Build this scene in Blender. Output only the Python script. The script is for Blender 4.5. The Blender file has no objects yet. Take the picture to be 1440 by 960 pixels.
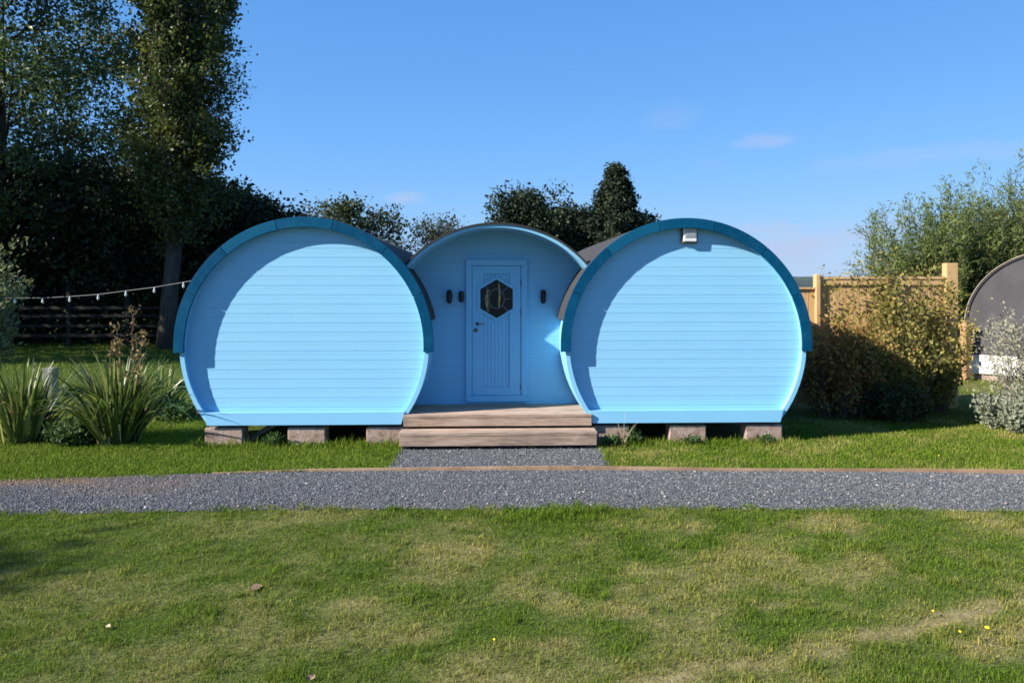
import bpy, math, random
import numpy as np
from mathutils import Vector, Matrix

PI = math.pi
R = math.radians
scene = bpy.context.scene
COL = scene.collection
rng = np.random.default_rng(7)
random.seed(11)

# camera model used to turn measured photo pixels (1440x960) into metres
F, CX, HOR, CAMZ = 1040.0, 720.0, 402.0, 1.875
def PX(px, D): return (px - CX) * D / F
def PZ(py, D): return CAMZ - (py - HOR) * D / F

# ------------------------------------------------------------------ helpers
class MB:
    """collects shapes and links them as ONE mesh object"""
    def __init__(s): s.v = []; s.f = []; s.sm = []
    def add(s, vs, fs, smooth=False):
        o = len(s.v); s.v += [tuple(v) for v in vs]
        for f in fs: s.f.append(tuple(i + o for i in f)); s.sm.append(smooth)
        return s
    def box(s, x0, x1, y0, y1, z0, z1, M=None):
        vs = [Vector(p) for p in ((x0,y0,z0),(x1,y0,z0),(x1,y1,z0),(x0,y1,z0),(x0,y0,z1),(x1,y0,z1),(x1,y1,z1),(x0,y1,z1))]
        if M is not None: vs = [M @ v for v in vs]
        return s.add(vs, [(0,3,2,1),(4,5,6,7),(0,1,5,4),(1,2,6,5),(2,3,7,6),(3,0,4,7)])
    def prism_xz(s, poly, y0, y1):
        """closed outline in x,z (seen from -y, counter-clockwise) extruded along y"""
        n = len(poly)
        vs = [(x, y0, z) for x, z in poly] + [(x, y1, z) for x, z in poly]
        fs = [tuple(range(n)), tuple(range(2*n-1, n-1, -1))]
        for i in range(n):
            j = (i+1) % n; fs.append((i, i+n, j+n, j))
        return s.add(vs, fs)
    def arc(s, cx, cz, r0, r1, a0, a1, y0, y1, n, ny=1):
        """thick arc (ring sector) extruded along y"""
        vs, fs = [], []
        for i in range(n+1):
            a = a0 + (a1-a0)*i/n; c, q = math.cos(a), math.sin(a)
            vs += [(cx+r0*c, y0, cz+r0*q), (cx+r1*c, y0, cz+r1*q), (cx+r1*c, y1, cz+r1*q), (cx+r0*c, y1, cz+r0*q)]
        for i in range(n):
            a, b = i*4, i*4+4
            fs += [(a, a+1, b+1, b), (a+1, a+2, b+2, b+1), (a+2, a+3, b+3, b+2), (a+3, a, b, b+3)]
        fs += [(3, 2, 1, 0), (n*4, n*4+1, n*4+2, n*4+3)]
        return s.add(vs, fs)
    def tube(s, pts, rad, n=6, cap=True):
        pts = [Vector(p) for p in pts]; m = len(pts)
        if not hasattr(rad, '__len__'): rad = [rad]*m
        vs, fs = [], []
        t0 = (pts[1]-pts[0]).normalized()
        u = t0.orthogonal().normalized()
        for i, p in enumerate(pts):
            t = (pts[min(i+1, m-1)] - pts[max(i-1, 0)])
            t = t.normalized() if t.length > 1e-9 else t0
            u = (u - t*u.dot(t)); u = u.normalized() if u.length > 1e-6 else t.orthogonal().normalized()
            w = t.cross(u)
            for k in range(n):
                a = 2*PI*k/n; vs.append(p + (u*math.cos(a) + w*math.sin(a))*rad[i])
        for i in range(m-1):
            for k in range(n):
                l = (k+1) % n; fs.append((i*n+k, i*n+l, (i+1)*n+l, (i+1)*n+k))
        if cap: fs += [tuple(range(n-1, -1, -1)), tuple(range((m-1)*n, m*n))]
        return s.add(vs, fs, True)
    def lathe(s, c, prof, n=12, ax='z'):
        """profile of (radius, height) turned about an axis through c"""
        vs, fs = [], []; m = len(prof); c = Vector(c)
        for r, h in prof:
            for k in range(n):
                a = 2*PI*k/n; p = (r*math.cos(a), r*math.sin(a), h)
                if ax == 'y': p = (p[0], -p[2], p[1])
                vs.append(c + Vector(p))
        for i in range(m-1):
            for k in range(n):
                l = (k+1) % n; fs.append((i*n+k, i*n+l, (i+1)*n+l, (i+1)*n+k))
        fs += [tuple(range(n-1, -1, -1)), tuple(range((m-1)*n, m*n))]
        return s.add(vs, fs, True)
    def build(s, name, mat, parent=None, bevel=0, loc=None):
        me = bpy.data.meshes.new(name)
        me.from_pydata(s.v, [], s.f); me.update()
        me.polygons.foreach_set('use_smooth', s.sm)
        me.materials.append(mat)
        o = bpy.data.objects.new(name, me); COL.objects.link(o)
        if parent: o.parent = parent
        if loc is not None: o.location = loc
        if bevel:
            b = o.modifiers.new('bevel', 'BEVEL'); b.width = bevel; b.segments = 2; b.limit_method = 'ANGLE'; b.angle_limit = R(40)
        return o

def np_mesh(name, V, corners, sizes, mat, parent=None, attrs=None, smooth=False):
    me = bpy.data.meshes.new(name)
    me.vertices.add(len(V)); me.vertices.foreach_set('co', np.ascontiguousarray(V, np.float32).ravel())
    me.loops.add(len(corners)); me.loops.foreach_set('vertex_index', np.ascontiguousarray(corners, np.int32))
    me.polygons.add(len(sizes))
    st = np.zeros(len(sizes), np.int32); st[1:] = np.cumsum(sizes)[:-1]
    me.polygons.foreach_set('loop_start', st)
    me.polygons.foreach_set('use_smooth', np.full(len(sizes), smooth))
    for nm, dom, arr in (attrs or []):
        a = me.attributes.new(nm, 'FLOAT', dom); a.data.foreach_set('value', np.ascontiguousarray(arr, np.float32))
    me.update(calc_edges=True); me.validate()
    me.materials.append(mat)
    o = bpy.data.objects.new(name, me); COL.objects.link(o)
    if parent: o.parent = parent
    return o

def tag(o, label=None, cat=None, group=None, kind=None):
    if label: o['label'] = label
    if cat: o['category'] = cat
    if group: o['group'] = group
    if kind: o['kind'] = kind
    return o
def empty(name, loc=(0,0,0), rz=0, parent=None):
    o = bpy.data.objects.new(name, None); COL.objects.link(o); o.location = loc; o.rotation_euler = (0,0,rz)
    o.empty_display_size = .1
    if parent: o.parent = parent
    return o
def copy_tree(o, parent=None):
    c = o.copy(); COL.objects.link(c)
    if parent: c.parent = parent
    for ch in list(o.children): copy_tree(ch, c)
    return c

# value noise in numpy (for where the lawn is dry, lush, bare)
_T = np.random.default_rng(3).random((256, 256))
def vnoise(x, y):
    xi, yi = np.floor(x).astype(int), np.floor(y).astype(int); fx, fy = x-xi, y-yi
    fx, fy = fx*fx*(3-2*fx), fy*fy*(3-2*fy)
    g = lambda a, b: _T[a & 255, b & 255]
    return (g(xi,yi)*(1-fx)+g(xi+1,yi)*fx)*(1-fy) + (g(xi,yi+1)*(1-fx)+g(xi+1,yi+1)*fx)*fy
def fbm(x, y, o=4):
    s, a, t = 0, 1., 0
    for i in range(o): s = s + a*vnoise(x*2**i+17*i, y*2**i+31*i); t += a; a *= .55
    return s/t
def sstep(a, b, x): t = np.clip((x-a)/(b-a), 0, 1); return t*t*(3-2*t)

# ------------------------------------------------------------------ materials
def nodes_of(name):
    m = bpy.data.materials.new(name); m.use_nodes = True
    nt = m.node_tree; nt.nodes.clear()
    out = nt.nodes.new('ShaderNodeOutputMaterial'); b = nt.nodes.new('ShaderNodeBsdfPrincipled')
    nt.links.new(b.outputs[0], out.inputs[0])
    return m, nt, b, out
def N(nt, t, **kw):
    n = nt.nodes.new(t)
    for k, v in kw.items():
        if hasattr(n, k): setattr(n, k, v)
    return n
def ramp(nt, stops, interp='LINEAR'):
    n = nt.nodes.new('ShaderNodeValToRGB'); e = n.color_ramp.elements; n.color_ramp.interpolation = interp
    while len(e) > 1: e.remove(e[-1])
    for i, (p, c) in enumerate(stops):
        el = e[0] if i == 0 else e.new(p)
        el.position = p; el.color = (*c, 1) if len(c) == 3 else c
    return n
def noise(nt, coord, scale, detail=4, rough=.55, stretch=None):
    n = nt.nodes.new('ShaderNodeTexNoise'); n.inputs['Scale'].default_value = scale
    n.inputs['Detail'].default_value = detail; n.inputs['Roughness'].default_value = rough
    if stretch:
        mp = nt.nodes.new('ShaderNodeMapping'); mp.inputs['Scale'].default_value = stretch
        nt.links.new(coord, mp.inputs[0]); coord = mp.outputs[0]
    nt.links.new(coord, n.inputs['Vector']); return n
def mixc(nt, fac, a, b, mode='MIX'):
    n = nt.nodes.new('ShaderNodeMix'); n.data_type = 'RGBA'; n.blend_type = mode
    for s, v in ((n.inputs[0], fac), (n.inputs[6], a), (n.inputs[7], b)):
        if hasattr(v, 'is_output') or isinstance(v, bpy.types.NodeSocket): nt.links.new(v, s)
        elif isinstance(v, (int, float)): s.default_value = v
        else: s.default_value = (*v, 1)
    return n.outputs[2]
def math_n(nt, op, a, b=None):
    n = nt.nodes.new('ShaderNodeMath'); n.operation = op
    for s, v in ((n.inputs[0], a), (n.inputs[1], b)):
        if v is None: continue
        if isinstance(v, bpy.types.NodeSocket): nt.links.new(v, s)
        else: s.default_value = v
    return n.outputs[0]

def simple(name, stops, scale=6, rough=.7, bump=.0, bscale=None, stretch=None, spec=.3, metal=0, world=False):
    m, nt, b, out = nodes_of(name)
    tc = N(nt, 'ShaderNodeTexCoord'); geo = N(nt, 'ShaderNodeNewGeometry')
    co = geo.outputs['Position'] if world else tc.outputs['Object']
    n = noise(nt, co, scale, 5, .6, stretch); r = ramp(nt, stops)
    nt.links.new(n.outputs[0], r.inputs[0]); nt.links.new(r.outputs[0], b.inputs['Base Color'])
    b.inputs['Roughness'].default_value = rough; b.inputs['Specular IOR Level'].default_value = spec; b.inputs['Metallic'].default_value = metal
    if bump:
        n2 = noise(nt, co, bscale or scale*6, 4, .6, stretch)
        bp = N(nt, 'ShaderNodeBump'); bp.inputs['Strength'].default_value = bump; bp.inputs['Distance'].default_value = .01
        nt.links.new(n2.outputs[0], bp.inputs['Height']); nt.links.new(bp.outputs[0], b.inputs['Normal'])
    return m

def leaf_mat(name, stops, trans=.35, rough=.55, spec=.25, nscale=.9, clump=.45):
    """leaf colour from a per-leaf random value and a slow noise through the plant"""
    m, nt, b, out = nodes_of(name)
    at = N(nt, 'ShaderNodeAttribute'); at.attribute_name = 'rnd'
    geo = N(nt, 'ShaderNodeNewGeometry')
    n = noise(nt, geo.outputs['Position'], nscale, 2)
    f = math_n(nt, 'ADD', math_n(nt, 'MULTIPLY', at.outputs['Fac'], 1-clump), math_n(nt, 'MULTIPLY', math_n(nt, 'MULTIPLY_ADD', n.outputs[0], 2.2), clump))
    nt.nodes[-1]
    for q in nt.nodes:
        if q.type == 'MATH' and q.operation == 'MULTIPLY_ADD': q.inputs[2].default_value = -.6
    r = ramp(nt, stops); nt.links.new(f, r.inputs[0])
    nt.links.new(r.outputs[0], b.inputs['Base Color'])
    b.inputs['Roughness'].default_value = rough; b.inputs['Specular IOR Level'].default_value = spec
    tr = N(nt, 'ShaderNodeBsdfTranslucent'); mx = N(nt, 'ShaderNodeMixShader'); mx.inputs[0].default_value = trans
    nt.links.new(mixc(nt, 1., r.outputs[0], (1.0, 1.05, .55), 'MULTIPLY'), tr.inputs[0])
    nt.links.new(b.outputs[0], mx.inputs[1]); nt.links.new(tr.outputs[0], mx.inputs[2]); nt.links.new(mx.outputs[0], out.inputs[0])
    return m

def paint_mat(name, col, dirt=(.20,.36,.38), pitch=None, z0=0, rough=.5, fade=None, amount=.35):
    """painted timber: faint grain, slight fading, algae tint along the lower edge of each board"""
    m, nt, b, out = nodes_of(name)
    tc = N(nt, 'ShaderNodeTexCoord'); co = tc.outputs['Object']
    n1 = noise(nt, co, 1.6, 4, .6, (1, 1, 2.5))
    c = mixc(nt, n1.outputs[0], [v*.93 for v in col], [min(1, v*1.06) for v in col])
    n2 = noise(nt, co, 9, 5, .65, (.35, 1, 3.2))
    r2 = ramp(nt, [(.55, (0,0,0)), (.8, (1,1,1))]); nt.links.new(n2.outputs[0], r2.inputs[0])
    c = mixc(nt, math_n(nt, 'MULTIPLY', r2.outputs[0], .14), c, fade or [min(1, v*1.25+.05) for v in col])
    if pitch:
        sp0 = N(nt, 'ShaderNodeSeparateXYZ'); nt.links.new(co, sp0.inputs[0])
        row = math_n(nt, 'FLOOR', math_n(nt, 'DIVIDE', math_n(nt, 'SUBTRACT', sp0.outputs[2], z0), pitch))
        seg = math_n(nt, 'FLOOR', math_n(nt, 'ADD', math_n(nt, 'MULTIPLY', sp0.outputs[0], .42), math_n(nt, 'MULTIPLY', row, .618)))
        cb = N(nt, 'ShaderNodeCombineXYZ'); nt.links.new(row, cb.inputs[0]); nt.links.new(seg, cb.inputs[1])
        wn = N(nt, 'ShaderNodeTexWhiteNoise'); nt.links.new(cb.outputs[0], wn.inputs[0])
        c = mixc(nt, math_n(nt, 'MULTIPLY', wn.outputs['Value'], .10), c, (.30,.55,.70))
        kn = N(nt, 'ShaderNodeTexVoronoi'); kn.inputs['Scale'].default_value = 3.1; nt.links.new(co, kn.inputs['Vector'])
        kr = ramp(nt, [(0,(1,1,1)),(.035,(.7,.7,.7)),(.06,(0,0,0))]); nt.links.new(kn.outputs['Distance'], kr.inputs[0])
        c = mixc(nt, math_n(nt, 'MULTIPLY', kr.outputs[0], .3), c, (.16,.33,.42))
        sp = N(nt, 'ShaderNodeSeparateXYZ'); nt.links.new(co, sp.inputs[0])
        fr = math_n(nt, 'FRACT', math_n(nt, 'DIVIDE', math_n(nt, 'SUBTRACT', sp.outputs[2], z0), pitch))
        ed = ramp(nt, [(0, (1,1,1)), (.05, (.9,.9,.9)), (.16, (0,0,0)), (.97, (0,0,0)), (1, (1,1,1))]); nt.links.new(fr, ed.inputs[0])
        n3 = noise(nt, co, 2.3, 5, .6, (.6, 1, 1.3))
        r3 = ramp(nt, [(.3, (.15,.15,.15)), (.65, (1,1,1))]); nt.links.new(n3.outputs[0], r3.inputs[0])
        c = mixc(nt, math_n(nt, 'MULTIPLY', math_n(nt, 'MULTIPLY', ed.outputs[0], r3.outputs[0]), amount), c, dirt)
    nt.links.new(c, b.inputs['Base Color'])
    b.inputs['Roughness'].default_value = rough; b.inputs['Specular IOR Level'].default_value = .35
    bp = N(nt, 'ShaderNodeBump'); bp.inputs['Strength'].default_value = .25; bp.inputs['Distance'].default_value = .004
    nb = noise(nt, co, 40, 4, .6, (.15, 1, 1.5)); nt.links.new(nb.outputs[0], bp.inputs['Height']); nt.links.new(bp.outputs[0], b.inputs['Normal'])
    return m

PITCH = .1105
BLUE = (.235, .510, .740)
M = {}
M['gable'] = paint_mat('pale_blue_boards', BLUE, pitch=PITCH, z0=.40, dirt=(.19,.43,.47), amount=.62)
M['porch'] = paint_mat('pale_blue_porch_boards', (.195,.49,.75), pitch=PITCH, z0=.40, dirt=(.1,.25,.4), amount=.25)
M['blue'] = paint_mat('pale_blue_paint', (.215,.50,.73))
M['door'] = paint_mat('door_blue_paint', (.19,.485,.755), rough=.4)

def fascia_mat():
    m, nt, b, out = nodes_of('teal_paint')
    geo = N(nt, 'ShaderNodeNewGeometry'); tc = N(nt, 'ShaderNodeTexCoord'); co = tc.outputs['Object']
    r = ramp(nt, [(0, (.0005,.042,.105)), (.5, (.001,.060,.135)), (1, (.005,.090,.175))])
    nt.links.new(geo.outputs['Random Per Island'], r.inputs[0])
    n = noise(nt, co, 6, 5, .65); rr = ramp(nt, [(.45, (0,0,0)), (.75, (1,1,1))]); nt.links.new(n.outputs[0], rr.inputs[0])
    c = mixc(nt, math_n(nt, 'MULTIPLY', rr.outputs[0], .35), r.outputs[0], (.015,.12,.21))
    nt.links.new(c, b.inputs['Base Color']); b.inputs['Roughness'].default_value = .65; b.inputs['Specular IOR Level'].default_value = .06
    bp = N(nt, 'ShaderNodeBump'); bp.inputs['Strength'].default_value = .4; bp.inputs['Distance'].default_value = .004
    nb = noise(nt, co, 30); nt.links.new(nb.outputs[0], bp.inputs['Height']); nt.links.new(bp.outputs[0], b.inputs['Normal'])
    return m
M['teal'] = fascia_mat()

def shingle_mat():
    m, nt, b, out = nodes_of('felt_shingles')
    tc = N(nt, 'ShaderNodeTexCoord'); co = tc.outputs['Object']
    br = N(nt, 'ShaderNodeTexBrick'); br.inputs['Scale'].default_value = 1; br.inputs['Brick Width'].default_value = .3; br.inputs['Row Height'].default_value = .14
    br.inputs['Mortar Size'].default_value = .006; br.inputs['Color1'].default_value = (.020,.0185,.020,1); br.inputs['Color2'].default_value = (.028,.0255,.027,1); br.inputs['Mortar'].default_value = (.009,.008,.009,1)
    mp = N(nt, 'ShaderNodeCombineXYZ'); sp = N(nt, 'ShaderNodeSeparateXYZ'); nt.links.new(co, sp.inputs[0])
    nt.links.new(sp.outputs[1], mp.inputs[0]); nt.links.new(sp.outputs[2], mp.inputs[1]); nt.links.new(mp.outputs[0], br.inputs['Vector'])
    n = noise(nt, co, 120, 2); c = mixc(nt, n.outputs[0], br.outputs[0], (.036,.034,.036))
    nt.links.new(c, b.inputs['Base Color']); b.inputs['Roughness'].default_value = .92
    return m
M['shingle'] = shingle_mat()
def deck_mat():
    m, nt, b, out = nodes_of('weathered_decking')
    geo = N(nt, 'ShaderNodeNewGeometry'); tc = N(nt, 'ShaderNodeTexCoord'); co = tc.outputs['Object']
    n1 = noise(nt, co, 16, 6, .65, (.22, 2.2, 2.2)); r = ramp(nt, [(.28,(.22,.15,.115)),(.5,(.42,.31,.24)),(.72,(.55,.435,.36))]); nt.links.new(n1.outputs[0], r.inputs[0])
    t = ramp(nt, [(0,(.72,.70,.68)),(1,(1.12,1.1,1.08))]); nt.links.new(geo.outputs['Random Per Island'], t.inputs[0])
    c = mixc(nt, 1., r.outputs[0], t.outputs[0], 'MULTIPLY')
    n2 = noise(nt, co, 2.4, 5, .65); r2 = ramp(nt, [(.5,(0,0,0)),(.72,(1,1,1))]); nt.links.new(n2.outputs[0], r2.inputs[0])
    c = mixc(nt, math_n(nt, 'MULTIPLY', r2.outputs[0], .55), c, (.13,.105,.085))
    nt.links.new(c, b.inputs['Base Color']); b.inputs['Roughness'].default_value = .85; b.inputs['Specular IOR Level'].default_value = .2
    bp = N(nt, 'ShaderNodeBump'); bp.inputs['Strength'].default_value = .6; bp.inputs['Distance'].default_value = .006
    nt.links.new(n1.outputs[0], bp.inputs['Height']); nt.links.new(bp.outputs[0], b.inputs['Normal'])
    return m
M['deck'] = deck_mat()
M['deckdark'] = simple('step_support_timber', [(.3,(.05,.04,.03)),(.7,(.10,.08,.06))], 7, .85, .3)
M['concrete'] = simple('concrete_block', [(.30,(.15,.095,.07)),(.45,(.31,.215,.17)),(.58,(.37,.275,.23)),(.72,(.42,.345,.31))], 11, .92, .9, 60, world=True)
M['black'] = simple('black_metal', [(.3,(.008,.008,.010)),(.7,(.02,.02,.024))], 20, .4, .1)
M['steel'] = simple('worn_steel', [(.3,(.16,.13,.12)),(.7,(.32,.28,.26))], 30, .4, metal=.8)
M['lead'] = simple('window_leading', [(.3,(.10,.09,.11)),(.7,(.17,.15,.17))], 30, .5)
M['amber'] = simple('amber_stained_glass', [(.35,(.05,.05,.03)),(.5,(.30,.28,.10)),(.65,(.12,.14,.07))], 26, .15, spec=.6)
M['white'] = simple('white_plastic', [(.3,(.62,.62,.60)),(.7,(.74,.74,.72))], 10, .4)
M['grille'] = simple('grey_vent_slats', [(.3,(.30,.31,.34)),(.7,(.42,.43,.46))], 10, .5)
M['brown'] = simple('brown_timber_frame', [(.3,(.10,.06,.04)),(.7,(.18,.11,.08))], 12, .7)
m, nt, b, out = nodes_of('dark_window_glass')
b.inputs['Base Color'].default_value = (.006,.007,.012,1); b.inputs['Roughness'].default_value = .25; b.inputs['Specular IOR Level'].default_value = .25
M['glass'] = m
M['fence'] = simple('new_pine_fence', [(.25,(.36,.215,.09)),(.5,(.50,.315,.15)),(.75,(.60,.41,.22))], 5, .8, .3, 40, (4,4,.35))
M['oldwood'] = simple('grey_weathered_timber', [(.3,(.10,.095,.09)),(.7,(.24,.23,.215))], 6, .85, .4, 50, (4,4,.4))
M['darkwood'] = simple('dark_rail_timber', [(.3,(.010,.009,.008)),(.7,(.026,.023,.020))], 6, .85, .3)
M['postwood'] = simple('brown_post_timber', [(.3,(.26,.14,.065)),(.7,(.40,.25,.13))], 6, .85, .3, 50, (4,4,.4))
M['edging'] = simple('edging_board_timber', [(.25,(.17,.10,.06)),(.55,(.33,.215,.13)),(.8,(.43,.31,.21))], 3, .85, .4, 40)
M['bark'] = simple('tree_bark', [(.3,(.035,.030,.025)),(.7,(.10,.088,.072))], 5, .9, .8, 18, (3,3,.5))
M['twig'] = simple('brown_twigs', [(.3,(.07,.05,.04)),(.7,(.15,.11,.085))], 6, .9)
M['greytwig'] = simple('grey_twigs', [(.3,(.17,.145,.15)),(.7,(.28,.25,.25))], 6, .9)
M['podgrey'] = simple('dark_grey_boards', [(.3,(.050,.047,.052)),(.7,(.072,.068,.074))], 3, .8, .3, 30)
M['rim'] = simple('pale_rim_timber', [(.3,(.30,.26,.20)),(.7,(.45,.40,.33))], 6, .8)
M['hills'] = simple('wooded_hills', [(.35,(.035,.050,.045)),(.6,(.06,.085,.06))], .02, .95, world=True)
M['soil'] = simple('red_brown_soil', [(.3,(.07,.035,.022)),(.7,(.15,.08,.05))], 8, .95, .6, 40)
M['cable'] = simple('pale_cable', [(.3,(.14,.14,.14)),(.7,(.22,.22,.22))], 10, .6)
M['bulb'] = simple('unlit_bulb_glass', [(.3,(.50,.50,.48)),(.7,(.64,.64,.62))], 10, .3, spec=.4)
M['petal'] = simple('yellow_petals', [(.3,(.75,.50,.015)),(.7,(.85,.62,.03))], 40, .7)
M['stemgreen'] = simple('green_stem', [(.3,(.05,.09,.02)),(.7,(.09,.13,.035))], 20, .7)
M['deadleaf'] = simple('dead_leaf', [(.3,(.11,.065,.045)),(.7,(.22,.15,.11))], 30, .8)
M['paleleaf'] = simple('bleached_leaf', [(.3,(.36,.29,.18)),(.7,(.48,.41,.28))], 30, .8)

M['l_poplar'] = leaf_mat('poplar_leaf', [(0,(.026,.044,.016)),(.4,(.058,.085,.026)),(.65,(.11,.13,.038)),(.85,(.21,.20,.055)),(1,(.34,.26,.07))], .38, .45, .4)
M['l_broad'] = leaf_mat('broad_tree_leaf', [(0,(.030,.055,.026)),(.5,(.07,.115,.048)),(.85,(.13,.18,.075)),(1,(.19,.23,.11))], .35, .45, .4)
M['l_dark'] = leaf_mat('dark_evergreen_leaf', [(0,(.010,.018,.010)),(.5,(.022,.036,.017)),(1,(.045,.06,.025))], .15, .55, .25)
M['l_hedge'] = leaf_mat('hawthorn_leaf', [(0,(.022,.032,.012)),(.5,(.045,.062,.02)),(.85,(.08,.09,.03)),(1,(.13,.11,.04))], .25)
M['l_willow'] = leaf_mat('willow_leaf', [(0,(.06,.09,.026)),(.5,(.125,.17,.048)),(.85,(.19,.23,.07)),(1,(.27,.26,.09))], .38)
M['l_russet'] = leaf_mat('russet_leaf', [(0,(.11,.055,.022)),(.3,(.27,.12,.04)),(.55,(.40,.23,.07)),(.8,(.37,.29,.085)),(1,(.19,.20,.05))], .42, nscale=1.7)
M['l_yellow'] = leaf_mat('yellowing_leaf', [(0,(.09,.10,.024)),(.4,(.20,.19,.05)),(.7,(.37,.30,.08)),(.9,(.45,.34,.11)),(1,(.32,.17,.06))], .42, nscale=1.7)
M['l_silver'] = leaf_mat('silver_leaf', [(0,(.14,.16,.11)),(.5,(.24,.26,.18)),(1,(.36,.37,.28))], .25, .7)
M['l_seed'] = leaf_mat('dry_seed_head', [(0,(.17,.16,.11)),(.5,(.30,.28,.20)),(1,(.42,.40,.30))], .2, .8)
M['l_pale'] = leaf_mat('pale_shrub_leaf', [(0,(.07,.095,.045)),(.5,(.16,.19,.10)),(1,(.27,.29,.17))], .3)
M['l_strap'] = leaf_mat('strap_leaf', [(0,(.03,.055,.016)),(.45,(.08,.12,.034)),(.78,(.17,.215,.07)),(.92,(.38,.35,.15)),(1,(.38,.26,.10))], .3, .32, .55, clump=.15)
M['l_stalk'] = leaf_mat('rust_seed_pod', [(0,(.12,.07,.03)),(.5,(.24,.15,.06)),(1,(.34,.23,.11))], .15, .7)
M['l_weed'] = leaf_mat('weed_leaf', [(0,(.035,.07,.022)),(.5,(.065,.115,.035)),(1,(.10,.15,.05))], .3)

def grass_mat():
    m, nt, b, out = nodes_of('grass_blades')
    d = N(nt, 'ShaderNodeAttribute'); d.attribute_name = 'dry'; r_ = N(nt, 'ShaderNodeAttribute'); r_.attribute_name = 'rnd'
    g = ramp(nt, [(0,(.040,.088,.006)),(.45,(.092,.165,.010)),(1,(.165,.245,.020))]); nt.links.new(r_.outputs['Fac'], g.inputs[0])
    y = ramp(nt, [(0,(.17,.16,.030)),(.5,(.31,.275,.07)),(1,(.46,.41,.15))]); nt.links.new(r_.outputs['Fac'], y.inputs[0])
    c = mixc(nt, d.outputs['Fac'], g.outputs[0], y.outputs[0])
    nt.links.new(c, b.inputs['Base Color']); b.inputs['Roughness'].default_value = .6; b.inputs['Specular IOR Level'].default_value = .08
    tr = N(nt, 'ShaderNodeBsdfTranslucent'); mx = N(nt, 'ShaderNodeMixShader'); mx.inputs[0].default_value = .35
    nt.links.new(c, tr.inputs[0]); nt.links.new(b.outputs[0], mx.inputs[1]); nt.links.new(tr.outputs[0], mx.inputs[2]); nt.links.new(mx.outputs[0], out.inputs[0])
    return m
M['grass'] = grass_mat()
def ground_mat():
    m, nt, b, out = nodes_of('turf_ground')
    geo = N(nt, 'ShaderNodeNewGeometry'); P = geo.outputs['Position']
    d = N(nt, 'ShaderNodeAttribute'); d.attribute_name = 'dry'
    n1 = noise(nt, P, 14, 6, .7); n2 = noise(nt, P, .35, 5, .6)
    g = ramp(nt, [(.3,(.022,.040,.006)),(.5,(.055,.090,.012)),(.7,(.09,.13,.02))]); nt.links.new(n1.outputs[0], g.inputs[0])
    y = ramp(nt, [(.3,(.15,.115,.05)),(.5,(.28,.225,.105)),(.7,(.40,.325,.17))]); nt.links.new(n1.outputs[0], y.inputs[0])
    c = mixc(nt, d.outputs['Fac'], g.outputs[0], y.outputs[0])
    far = ramp(nt, [(.35,(.05,.075,.02)),(.65,(.11,.12,.045))]); nt.links.new(n2.outputs[0], far.inputs[0])
    c = mixc(nt, .2, c, far.outputs[0])
    nt.links.new(c, b.inputs['Base Color']); b.inputs['Roughness'].default_value = .95; b.inputs['Specular IOR Level'].default_value = .1
    bp = N(nt, 'ShaderNodeBump'); bp.inputs['Strength'].default_value = .8; bp.inputs['Distance'].default_value = .02
    n3 = noise(nt, P, 45, 4, .7); nt.links.new(n3.outputs[0], bp.inputs['Height']); nt.links.new(bp.outputs[0], b.inputs['Normal'])
    return m
M['ground'] = ground_mat()
def gravel_mat(stones):
    m, nt, b, out = nodes_of('gravel_stones' if stones else 'gravel_bed')
    geo = N(nt, 'ShaderNodeNewGeometry'); P = geo.outputs['Position']
    stops = [(0,(.062,.066,.071)),(.45,(.107,.112,.120)),(.85,(.160,.165,.174)),(.965,(.26,.25,.25)),(.98,(.27,.20,.17)),(.995,(.42,.41,.39))]
    r = ramp(nt, stops)
    if stones: nt.links.new(geo.outputs['Random Per Island'], r.inputs[0]); c = r.outputs[0]
    else:
        v = N(nt, 'ShaderNodeTexVoronoi'); v.inputs['Scale'].default_value = 70; nt.links.new(P, v.inputs['Vector'])
        sp = N(nt, 'ShaderNodeSeparateColor'); nt.links.new(v.outputs['Color'], sp.inputs[0]); nt.links.new(sp.outputs[0], r.inputs[0])
        c = mixc(nt, .35, r.outputs[0], (.05,.052,.058))
        bp = N(nt, 'ShaderNodeBump'); bp.inputs['Strength'].default_value = 1; bp.inputs['Distance'].default_value = .012
        nt.links.new(v.outputs['Distance'], bp.inputs['Height']); nt.links.new(bp.outputs[0], b.inputs['Normal'])
    # earth washed over the far edge of the path towards its western end
    n = noise(nt, P, 1.3, 5, .6)
    sx = N(nt, 'ShaderNodeSeparateXYZ'); nt.links.new(P, sx.inputs[0])
    mx = N(nt, 'ShaderNodeMapRange'); mx.inputs[1].default_value = -2.2; mx.inputs[2].default_value = -4.2; nt.links.new(sx.outputs[0], mx.inputs[0])
    my = N(nt, 'ShaderNodeMapRange'); my.inputs[1].default_value = 6.45; my.inputs[2].default_value = 6.95; nt.links.new(sx.outputs[1], my.inputs[0])
    rr = ramp(nt, [(.35,(0,0,0)),(.6,(1,1,1))]); nt.links.new(n.outputs[0], rr.inputs[0])
    f = math_n(nt, 'MULTIPLY', math_n(nt, 'MULTIPLY', mx.outputs[0], my.outputs[0]), rr.outputs[0])
    c = mixc(nt, math_n(nt, 'MULTIPLY', f, .95), c, (.20,.13,.09))
    nt.links.new(c, b.inputs['Base Color']); b.inputs['Roughness'].default_value = .85; b.inputs['Specular IOR Level'].default_value = .25
    return m
M['gravel'] = gravel_mat(True); M['gravelbed'] = gravel_mat(False)

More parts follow.
